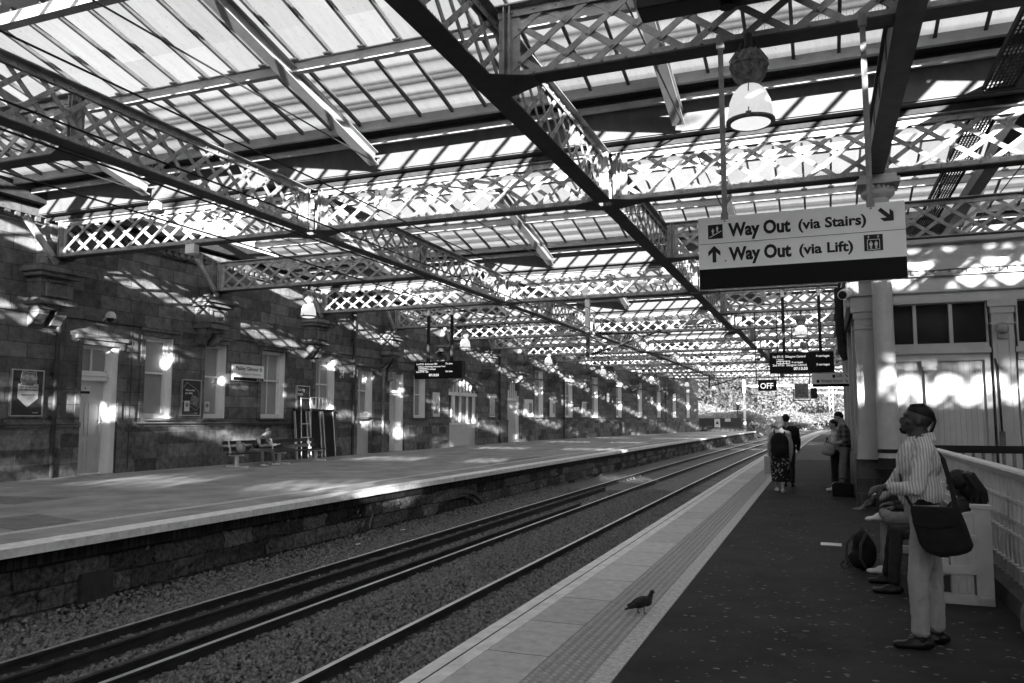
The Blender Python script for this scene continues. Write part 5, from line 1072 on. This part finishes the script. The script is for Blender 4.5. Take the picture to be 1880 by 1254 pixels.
def person(name,loc,label,J,look,group=None,vox=.011,build=1.):
    t=thing('person',loc,label,'person',group); k=build; g=lambda n:Vector(J[n])
    f=Vector(J['face']); u=Vector(J.get('up',(0,0,1)))
    H,Lc,M=head(g('head'),f,u,J.get('hs',1.))
    body=list(H); nk=g('neck'); body+= [cap_(g('head')+M@Vector((0,-.02,-.05)),nk,.060*k,.066*k)]
    body+= [cap_(nk,g('chest'),.075*k,.11*k),cap_(g('chest'),g('pelvis'),.11*k,.11*k)]
    for s in'LR':
        body+=[cap_(g('sh'+s),g('el'+s),.044*k,.036*k),cap_(g('el'+s),g('wr'+s),.036*k,.025*k),cap_(nk,g('sh'+s),.05*k,.05*k)]
        hd=J['hand'+s]; body+=hand(g('wr'+s),hd[0],hd[1],hd[2],hd[3])
        body+=[cap_(g('hip'+s),g('kn'+s),.07*k,.05*k),cap_(g('kn'+s),g('an'+s),.05*k,.034*k)]
    b_=blob('body',body,look['skin'],t,look.get('bv',.007),2)
    for q in(-1,1):
        blob('eye',[ell(Lc(q*.03,.068,.006),(.011,.007,.006),M)],'eye_white' if look.get('eye',1) else 'hair_black',t,.003,1) if vox<.011 else None
    # top
    sl=look.get('sleeve',1.); T=[]
    wv=(g('shR')-g('shL')); wv.normalize(); fwd=Vector(J.get('bodyf',f)); fwd.normalize(); upv=(g('chest')-g('pelvis')).normalized(); Mt=Matrix((wv,upv.cross(wv)*-1,upv)).transposed()
    ch=g('chest'); pv=g('pelvis'); mid=(ch+pv)/2
    dp=look.get('dp',1.); T+=[ell(ch+upv*.03,(.17*k,.125*k*dp,.18*k),Mt),ell(mid,(.155*k,.122*k*dp,.17*k),Mt),ell(pv+upv*.08,(.155*k,.125*k*dp,.11*k),Mt)]
    for s in'LR':
        T+=[cap_(nk-Vector((0,0,.03)),g('sh'+s),.065*k,.066*k)]
        a,b,c=g('sh'+s),g('el'+s),g('wr'+s)
        if sl>=1: T+=[cap_(a,b,.066*k,.052*k),cap_(b,b.lerp(c,min(1,(sl-1)*1.0)),.052*k,.045*k)]
        else: T+=[cap_(a,a.lerp(b,sl),.066*k,.060*k)]
    top=blob(look.get('topname','shirt'),T,look['top'],t,vox,3,fold=.035)
    if look.get('collar'):
        P=[]; Mn=fr(f,(0,0,1))
        for q in range(22):
            a=2*math.pi*q/22; cx_,cy_=.072*math.cos(a),.074*math.sin(a)-.006; p=nk+Mn@Vector((cx_,cy_,.022-.03*math.sin(a))); P.append(cap_(p,p+Mn@Vector((cx_*.25,cy_*.25,-.045)),.011,.013))
        blob('collar',P,look['top'],t,.006,2)
    # legs
    if look.get('legs')=='trousers':
        lw=look.get('lw',1.); P=[ell(pv-upv*.02,(.155*k,.118*k,.11*k),Mt)]
        for s in'LR':
            a,b,c=g('hip'+s),g('kn'+s),g('an'+s); cf=b.lerp(c,look.get('cuff',.93)); P+=[cap_(a,b,.092*k*lw,.068*k*lw),cap_(b,cf,.068*k*lw,.058*k*lw)]
        blob('trousers',P,look['bottom'],t,vox,4,fold=.02)
    elif look.get('legs')=='skirt':
        B_=B(); n=28; zs=[pv.z+.05,pv.z-.1,pv.z-.3,look['hem']]; rs=[(.15,.12),(.19,.15),(.21,.17),(.19,.17)]
        for z,(rx,ry) in zip(zs,rs):
            for q in range(n): a=2*math.pi*q/n; w_=1+.05*math.sin(q*3)*(1 if z<pv.z-.2 else 0); B_.v.append((pv.x+rx*k*w_*math.cos(a),pv.y+ry*k*w_*math.sin(a),z))
        for i in range(3):
            for q in range(n): a_=i*n+q; b2=i*n+(q+1)%n; B_.f.append((a_,b2,b2+n,a_+n)); B_.m.append(0)
        B_.build('skirt',look['bottom'],t,smooth='all')
    for s in'LR': shoe(g('an'+s),J['foot'+s],look['shoe'],t)
    # hair
    hr=look.get('hair'); 
    if hr:
        P=[ell(Lc(0,-.028,.045),(.082,.095,.086),M),ell(Lc(0,-.06,.0),(.074,.06,.075),M)] if not look.get('shaved') else [ell(Lc(0,-.020,.062),(.077,.097,.070),M)]
        if look.get('long'): P+=look['long'](Lc)
        blob('hair',P,hr,t,.008,2)
    if look.get('beard'): blob('beard',[ell(Lc(0,.062,-.092),(.030,.028,.018),M),ell(Lc(0,.088,-.078),(.014,.010,.014),M),ell(Lc(0,.094,-.037),(.022,.006,.004),M)],'beard',t,.006,1)
    return t,Lc,M
# 1 the standing man in the striped shirt
def dreads_short(Lc):
    P=[]
    for k in range(9):
        x=-.05+.0125*k; P+= [cap_(Lc(x,-.095,.075),Lc(x,-.118,.02),.010,.010),cap_(Lc(x,-.118,.02),Lc(x*1.1,-.112,-.035-.010*(k%3)),.010,.008)]
        P+= [cap_(Lc(x,.05,.108),Lc(x,-.02,.126),.008,.009),cap_(Lc(x,-.02,.126),Lc(x,-.095,.075),.009,.010)]
    P+= [cap_(Lc(.03,-.112,-.03),Lc(.03,-.10,-.10),.009,.007),cap_(Lc(-.03,-.112,-.03),Lc(-.035,-.095,-.105),.009,.007),cap_(Lc(0,-.112,-.03),Lc(0,-.105,-.085),.009,.007)]
    return P
J=dict(hs=1.05,head=(.672,6.75,1.66),face=(-1,-.04,.2),neck=(.69,6.75,1.535),chest=(.675,6.75,1.32),pelvis=(.685,6.75,1.02),bodyf=(-1,0,0),
  shL=(.705,6.55,1.445),elL=(.625,6.47,1.17),wrL=(.43,6.60,1.165),handL=((-.9,.35,-.25),(.2,.6,-.8),.8,1),
  shR=(.69,6.95,1.44),elR=(.53,7.0,1.17),wrR=(.35,6.86,1.04),handR=((-.75,-.15,-.62),(-.3,-.2,.9),.55,-1),
  hipL=(.695,6.67,.97),knL=(.63,6.65,.53),anL=(.63,6.655,.09),footL=(-1,-.04,0),hipR=(.705,6.83,.97),knR=(.745,6.87,.54),anR=(.76,6.87,.09),footR=(-1,.1,0))
man,Lc,M=person('person',(.68,6.75,0),'man standing in a pale striped shirt and light trousers with a dark satchel',J,dict(skin='skin_dark',top='striped_cotton',sleeve=1.72,legs='trousers',bottom='cloth_light',cuff=.90,shoe='leather_black',hair='hair_black',long=dreads_short,beard=True,collar=True,lw=1.02,dp=1.15,shaved=1),vox=.008,build=1.07)
b=B(); b.lathe([(.150,1.045),(.155,1.05),(.155,1.085),(.150,1.09)],(0,0,0),28); b.v=[(.685+x*.80,6.75+y*1.04,z) for x,y,z in b.v]; b.build('belt','leather_black',man)
b=B(); b.tube([(.405,6.78,1.12),(.37,6.82,1.06),(.365,6.86,1.0)],.012,8); b.tube([(.34,6.88,1.08),(.315,6.85,1.03),(.34,6.82,1.0),(.375,6.83,1.05),(.36,6.88,1.08)],.007,6); b.build('wrist_strap','leather_black',man)
blob('sock',[cap_((.635,6.655,.22),(.635,6.655,.07),.042,.04)],'cloth_dark',man,.01,2); blob('sock',[cap_((.755,6.87,.22),(.76,6.87,.07),.042,.04)],'cloth_dark',man,.01,2)
t=thing('shoulder_bag',(.78,6.5,.7),'dark canvas satchel hanging at the hip of the man in stripes','bag')
b=B(); o_=[(.575,1.05),(.60,.90),(.63,.78),(.66,.73),(.76,.70),(.87,.72),(.955,.75),(.965,.80),(.93,.93),(.89,1.05)]; b.prism(o_,'y',6.40,6.52); b.build('pouch','canvas_dark',t,bevel=.035)
b=B(); b.prism([(.575,1.055),(.585,.93),(.70,.90),(.86,.92),(.895,1.055)],'y',6.385,6.40); b.build('flap','canvas_dark',t,bevel=.01)
b=B(); b.tube([(.87,6.46,1.04),(.86,6.52,1.18),(.83,6.66,1.38),(.78,6.84,1.475),(.70,6.90,1.49),(.60,6.86,1.42),(.545,6.74,1.28),(.54,6.60,1.16),(.59,6.46,1.05)],.018,8,el=.4); b.build('strap','canvas_dark',t,smooth=True)
# 2 seated woman with long braids
def dreads_long(Lc):
    rr=random.Random(3); P=[ell((1.25,8.9,1.07),(.125,.12,.10)),ell((1.33,8.9,1.0),(.11,.12,.12))]; c=Vector((1.25,8.9,1.08))
    for k in range(40):
        a=rr.uniform(-1.7,1.7); y=8.9+.12*math.sin(a); x=1.27+.10*rr.random(); p=Vector((x,y,1.13+.02*rr.random())); q=Vector((x+.05+.05*rr.random(),8.9+.15*math.sin(a),.99)); e=q+Vector((-.02+.04*rr.random(),.02*math.sin(a),-.10-.07*rr.random())); P+=[cap_(p,q,.016,.017),cap_(q,e,.016,.009)]
    return P
J=dict(head=(1.22,8.9,1.045),face=(-1,-.05,-.45),up=(-.35,0,1),neck=(1.285,8.92,.90),chest=(1.25,8.95,.74),pelvis=(1.10,8.98,.55),bodyf=(-1,0,-.2),
  shL=(1.25,8.77,.83),elL=(1.10,8.70,.62),wrL=(.88,8.80,.60),handL=((-1,.1,-.1),(0,0,-1),.5,1),shR=(1.25,9.10,.83),elR=(1.08,9.17,.62),wrR=(.86,9.05,.60),handR=((-1,-.1,-.1),(0,0,-1),.5,-1),
  hipL=(1.08,8.88,.55),knL=(.66,8.84,.56),anL=(.60,8.62,.09),footL=(-1,-.02,0),hipR=(1.08,9.08,.55),knR=(.66,9.08,.56),anR=(.58,9.1,.09),footR=(-1,.05,0))
wom,_,_=person('person',(1.1,8.9,0),'seated woman with long dark braids in black clothes leaning forward on the cast bench',J,dict(skin='skin_dark',top='cloth_dark',topname='jacket',sleeve=1.9,legs='trousers',bottom='cloth_dark',shoe='leather_black',hair='hair_black',long=dreads_long),vox=.010,build=.95)
# 3 seated man behind with white trainers
J=dict(head=(1.05,10.05,1.18),face=(-1,.1,-.3),neck=(1.10,10.05,1.03),chest=(1.10,10.05,.84),pelvis=(1.08,10.05,.56),bodyf=(-1,0,0),
  shL=(1.08,9.86,.96),elL=(.95,9.80,.72),wrL=(.74,9.88,.68),handL=((-1,.1,0),(0,0,-1),.7,1),shR=(1.08,10.24,.96),elR=(.95,10.28,.72),wrR=(.74,10.18,.70),handR=((-1,-.1,0),(0,0,-1),.7,-1),
  hipL=(1.06,9.95,.56),knL=(.66,9.62,.60),anL=(.62,9.98,.62),footL=(-.95,.1,-.1),hipR=(1.06,10.15,.56),knR=(.66,10.1,.55),anR=(.60,9.66,.09),footR=(-1,0,0))
seat2,_,_=person('person',(1.08,10.05,0),'seated man in grey trousers and white trainers with one ankle on his knee, mostly hidden',J,dict(skin='skin_dark',top='cloth_dark',topname='jacket',sleeve=1.9,legs='trousers',bottom='cloth_mid',shoe='shoe_white',hair='hair_black'),vox=.012)
t=thing('backpack',(.36,9.75,0),'dark backpack with looped straps standing on the platform by the white trainers','backpack')
blob('pack_body',[ell((.40,9.85,.19),(.13,.13,.20)),ell((.38,9.82,.30),(.10,.11,.13)),ell((.34,9.78,.12),(.12,.10,.10))],'canvas_dark',t,.012,4)
b=B(); b.tube([(.30,9.72,.40),(.22,9.68,.30),(.21,9.67,.15),(.27,9.70,.04)],.016,8); b.tube([(.42,9.70,.42),(.36,9.66,.30),(.35,9.66,.15),(.40,9.70,.05)],.016,8); b.tube([(.19,9.68,.12),(.15,9.68,.07),(.18,9.68,.02),(.23,9.68,.05),(.21,9.68,.10)],.012,6); b.tube([(.36,9.80,.42),(.38,9.80,.47),(.42,9.80,.42)],.01,6); b.build('strap','strap_grey',t,smooth=True)
# 4, 5 the walking pair
def bunhair(Lc): return [ell(Lc(0,-.09,.03),(.075,.06,.09),None),ell(Lc(-.05,-.08,-.05),(.05,.04,.07),None),ell(Lc(.05,-.08,-.04),(.05,.04,.07),None),ell(Lc(0,-.10,-.09),(.06,.04,.06),None)]
x0,y0=-.90,19.4
J=dict(head=(x0,y0,1.575),face=(.1,1,-.05),neck=(x0,y0-.01,1.41),chest=(x0,y0,1.20),pelvis=(x0,y0,.93),bodyf=(0,1,0),
  shL=(x0-.18,y0,1.33),elL=(x0-.23,y0+.02,1.06),wrL=(x0-.24,y0+.06,.83),handL=((-.05,.1,-1),(1,0,0),.8,1),shR=(x0+.18,y0,1.33),elR=(x0+.24,y0-.03,1.06),wrR=(x0+.23,y0+.02,.82),handR=((0,.1,-1),(-1,0,0),.5,-1),
  hipL=(x0-.08,y0,.9),knL=(x0-.07,y0+.12,.5),anL=(x0-.10,y0+.12,.10),footL=(-.15,1,0),hipR=(x0+.08,y0,.9),knR=(x0+.05,y0-.02,.48),anR=(x0+.04,y0-.12,.10),footR=(.05,1,0))
w1,_,_=person('person',(x0,y0,0),'woman walking away in a pale cardigan and long dark floral skirt with tied fair hair',J,dict(skin='skin_light',top='cloth_light',topname='cardigan',sleeve=1.95,legs='skirt',bottom='floral',hem=.24,shoe='shoe_white',hair='hair_fair',long=bunhair),vox=.014,build=1.05)
t=thing('backpack',(x0,y0-.2,.9),'large black backpack on the back of the woman in the floral skirt','backpack'); blob('pack_body',[ell((x0,y0-.20,1.12),(.20,.13,.24)),ell((x0,y0-.22,.96),(.20,.13,.17)),ell((x0,y0-.30,.98),(.14,.06,.12))],'canvas_dark',t,.014,4)
b=B(); b.tube([(x0-.1,y0-.15,1.3),(x0-.12,y0,1.42),(x0-.13,y0+.12,1.3)],.02,6); b.tube([(x0+.1,y0-.15,1.3),(x0+.12,y0,1.42),(x0+.13,y0+.12,1.3)],.02,6); b.build('strap','canvas_dark',t)
t=thing('tote_bag',(x0-.24,y0,.4),'pale cloth bag hanging from the left hand of the walking woman','bag'); b=B(); b.prism([(x0-.36,.80),(x0-.12,.80),(x0-.10,.44),(x0-.36,.38)],'y',y0,y0+.08); b.tube([(x0-.33,y0+.04,.80),(x0-.25,y0+.04,.90),(x0-.15,y0+.04,.80)],.008,6); b.build('pouch','bag_pale',t,bevel=.02)
x0,y0=-.78,21.0
J=dict(head=(x0-.04,y0,1.66),face=(-.2,1,-.05),neck=(x0,y0-.01,1.49),chest=(x0,y0,1.27),pelvis=(x0,y0,.98),bodyf=(0,1,0),
  shL=(x0-.2,y0,1.40),elL=(x0-.24,y0+.02,1.12),wrL=(x0-.22,y0+.1,.90),handL=((0,.2,-1),(1,0,0),.5,1),shR=(x0+.2,y0,1.40),elR=(x0+.25,y0-.03,1.12),wrR=(x0+.23,y0+.05,.90),handR=((0,.2,-1),(-1,0,0),.5,-1),
  hipL=(x0-.09,y0,.95),knL=(x0-.1,y0+.1,.52),anL=(x0-.1,y0+.05,.10),footL=(0,1,0),hipR=(x0+.09,y0,.95),knR=(x0+.08,y0-.02,.52),anR=(x0+.08,y0-.1,.10),footR=(0,1,0))
person('person',(x0,y0,0),'dark haired person in black just ahead of the woman in the floral skirt',J,dict(skin='skin_light',top='cloth_dark',sleeve=1.95,legs='trousers',bottom='cloth_dark',shoe='leather_black',hair='hair_black'),vox=.014)
t=thing('backpack',(x0+.05,y0-.2,1.),'rounded black backpack worn by the person ahead of the walking woman','backpack'); blob('pack_body',[ell((x0+.08,y0-.2,1.24),(.20,.14,.26))],'canvas_dark',t,.014,3)
b=B(); b.tube([(x0-.1,y0-.15,1.42),(x0-.12,y0,1.50),(x0-.13,y0+.12,1.35)],.02,6); b.build('strap','canvas_dark',t)
# 6, 7 man in the plaid shirt and the woman behind him
x0,y0=.46,19.2
J=dict(head=(x0-.10,y0,1.70),face=(-1,-.15,-.5),up=(-.3,0,1),neck=(x0-.02,y0,1.54),chest=(x0,y0,1.32),pelvis=(x0+.01,y0,1.02),bodyf=(-1,0,0),
  shL=(x0+.03,y0-.2,1.46),elL=(x0+.02,y0-.24,1.18),wrL=(x0-.22,y0-.14,1.12),handL=((-1,.2,.25),(0,.6,.8),.7,1),shR=(x0,y0+.2,1.46),elR=(x0,y0+.24,1.18),wrR=(x0-.24,y0+.12,1.13),handR=((-1,-.2,.25),(0,-.6,.8),.7,-1),
  hipL=(x0,y0-.09,.98),knL=(x0-.03,y0-.1,.54),anL=(x0-.06,y0-.1,.10),footL=(-1,-.1,0),hipR=(x0+.02,y0+.09,.98),knR=(x0+.03,y0+.1,.55),anR=(x0+.05,y0+.1,.10),footR=(-1,.1,0))
p6,_,_=person('person',(x0,y0,0),'man in a dark checked short sleeved shirt looking down at his phone by the building',J,dict(skin='skin_light',top='plaid_cotton',sleeve=.95,legs='trousers',bottom='cloth_mid',shoe='leather_black',hair='hair_black',beard=True),vox=.013,build=1.12)
tag(B().box(x0-.37,y0-.05,1.14,x0-.33,y0+.03,1.26).build('mobile_phone','black',bevel=.005),'black phone in the hands of the man in the checked shirt','phone')
t=thing('briefcase',(.4,18.8,0),'black soft briefcase on the ground by the man in the checked shirt','bag'); b=B(); b.prism([(.17,0),(.62,0),(.62,.25),(.57,.30),(.22,.30),(.17,.25)],'y',18.72,18.92); b.build('case','leather_black',t,bevel=.02); b=B(); b.tube([(.30,18.82,.29),(.31,18.82,.36),(.38,18.82,.385),(.45,18.82,.36),(.46,18.82,.29)],.014,8); b.build('handle','leather_black',t)
x0,y0=.28,20.1
J=dict(head=(x0-.03,y0,1.53),face=(-1,-.3,-.2),neck=(x0,y0,1.37),chest=(x0,y0,1.17),pelvis=(x0,y0,.90),bodyf=(-1,0,0),
  shL=(x0,y0-.17,1.29),elL=(x0-.02,y0-.22,1.04),wrL=(x0-.14,y0-.2,.95),handL=((-1,.2,-.2),(0,1,0),.8,1),shR=(x0,y0+.17,1.29),elR=(x0,y0+.2,1.04),wrR=(x0-.15,y0+.1,.95),handR=((-1,-.2,-.2),(0,-1,0),.8,-1),
  hipL=(x0,y0-.08,.87),knL=(x0-.02,y0-.09,.47),anL=(x0-.03,y0-.1,.10),footL=(-1,-.1,0),hipR=(x0,y0+.08,.87),knR=(x0-.02,y0+.09,.47),anR=(x0-.03,y0+.1,.10),footR=(-1,.1,0))
person('person',(x0,y0,0),'woman in a pale top and wide black trousers half hidden behind the checked shirt',J,dict(skin='skin_light',top='cloth_white',sleeve=.9,legs='trousers',bottom='cloth_dark',lw=1.2,shoe='shoe_white',hair='hair_black'),vox=.014,build=.95)
t=thing('tote_bag',(.12,19.8,.84),'pale handbag held in front of the woman behind the checked shirt','bag'); blob('pouch',[ell((.13,19.75,.97),(.15,.08,.13)),ell((.13,19.75,.92),(.155,.08,.10))],'bag_pale',t,.012,3); b=B(); b.tube([(.04,19.75,1.05),(.10,19.8,1.2),(.2,19.95,1.3)],.012,6); b.build('handle','bag_pale',t)
# 8 the man on the far bench
x0,y0=-18.75,23.2
J=dict(head=(-18.42,23.42,1.20),face=(.8,.6,-.55),up=(.4,.2,1),neck=(-18.55,23.34,1.06),chest=(-18.68,23.25,.86),pelvis=(-18.84,23.15,.57),bodyf=(1,.4,0),
  shL=(-18.70,23.48,.98),elL=(-18.5,23.75,.75),wrL=(-18.24,23.68,.74),handL=((1,-.1,0),(0,0,1),.7,1),shR=(-18.58,23.08,.98),elR=(-18.50,23.10,.70),wrR=(-18.25,23.50,.72),handR=((.8,.5,0),(0,0,1),.7,-1),
  hipL=(-18.84,23.3,.55),knL=(-18.38,23.62,.53),anL=(-18.36,23.72,.09),footL=(.9,.45,0),hipR=(-18.80,23.05,.55),knR=(-18.35,23.02,.52),anR=(-18.33,23.05,.09),footR=(.95,.25,0))
p8,Lc,M=person('person',(x0,y0,0),'man in a dark vest hunched over his phone on the long bench',J,dict(skin='skin_light',top='cloth_mid',sleeve=1.8,legs='trousers',bottom='cloth_mid',shoe='shoe_white',hair='hair_fair'),vox=.013)
wv=Vector((.28,-.96,0)); up_=Vector((.4,.2,.9)).normalized(); Mt=Matrix((wv,up_.cross(wv)*-1,up_)).transposed()
blob('vest',[ell((-18.66,23.26,.88),(.185,.135,.19),Mt),ell((-18.76,23.2,.72),(.17,.13,.18),Mt)],'cloth_dark',p8,.013,3)
t=thing('rucksack',(-18.8,22.5,.48),'pale soft rucksack on the bench beside the hunched man','bag'); blob('pouch',[ell((-18.85,22.52,.66),(.13,.20,.18)),ell((-18.88,22.42,.80),(.09,.10,.13))],'bag_pale',t,.013,4); b=B(); b.tube([(-18.74,22.40,.84),(-18.70,22.55,.72),(-18.72,22.62,.55)],.012,6); b.build('strap','cloth_mid',t)
tag(B().box(-18.14,23.55,.73,-18.0,23.62,.745).build('mobile_phone','black'),'small phone in the hands of the man on the long bench','phone')
# partly visible suitcase at the right edge
t=thing('suitcase',(1.45,7.3,0),'rounded grey bag just cut off by the right edge of the picture','bag'); blob('case',[ell((1.47,7.35,.13),(.075,.12,.14)),ell((1.47,7.35,.08),(.078,.12,.085))],'cloth_mid',t,.012,3); b=B(); b.tube([(1.45,7.30,.26),(1.47,7.30,.31),(1.50,7.30,.26)],.01,6); b.build('handle','cloth_mid',t)
# the pigeon
t=thing('pigeon',(-1.5,7.0,0),'dark pigeon walking on the tactile paving','pigeon'); mat('feather',.022,.6,.35,25,.3,60); f=Vector((.93,.37,0)); M=fr((.93,.37,.0)); c=Vector((-1.50,6.98,.115)); L=lambda x,y,z:c+M@Vector((x,y,z))
Mb=fr((.93,.37,.45)); Mt_=fr((.93,.37,.42))
blob('body',[ell(L(0,.0,.0),(.052,.105,.052),Mb),ell(L(0,.05,.012),(.05,.06,.056),M),ell(L(0,-.08,-.03),(.04,.08,.026),Mt_),ell(L(0,-.14,-.055),(.03,.06,.012),Mt_),cap_(L(0,.075,.03),L(0,.105,.10),.034,.021),ell(L(0,.112,.112),(.020,.026,.021),M),cap_(L(0,.132,.110),L(0,.152,.104),.006,.002)],'feather',t,.005,3)
for s in(-1,1):
    blob('wing',[ell(L(s*.045,-.03,.008),(.014,.10,.038),Mb),ell(L(s*.035,-.11,-.022),(.010,.06,.018),Mt_)],'feather',t,.005,2)
    b=B(); fx=.02 if s>0 else -.04; b.tube([L(s*.02,fx,-.045),L(s*.02,fx-.005,-.109)],.0045,6); 
    for a in(-.5,0,.5): b.tube([L(s*.02,fx-.005,-.109),L(s*.02+.022*math.sin(a),fx+.022*math.cos(a),-.111)],.003,5)
    b.build('leg','beard',t)
b=B()
for s in(-1,1): b.lathe([(.003,-.001),(.003,.001)],tuple(L(s*.02,.118,.116)),8)
b.build('eye','poster_pale',t); t.scale=(.80,.80,.80)
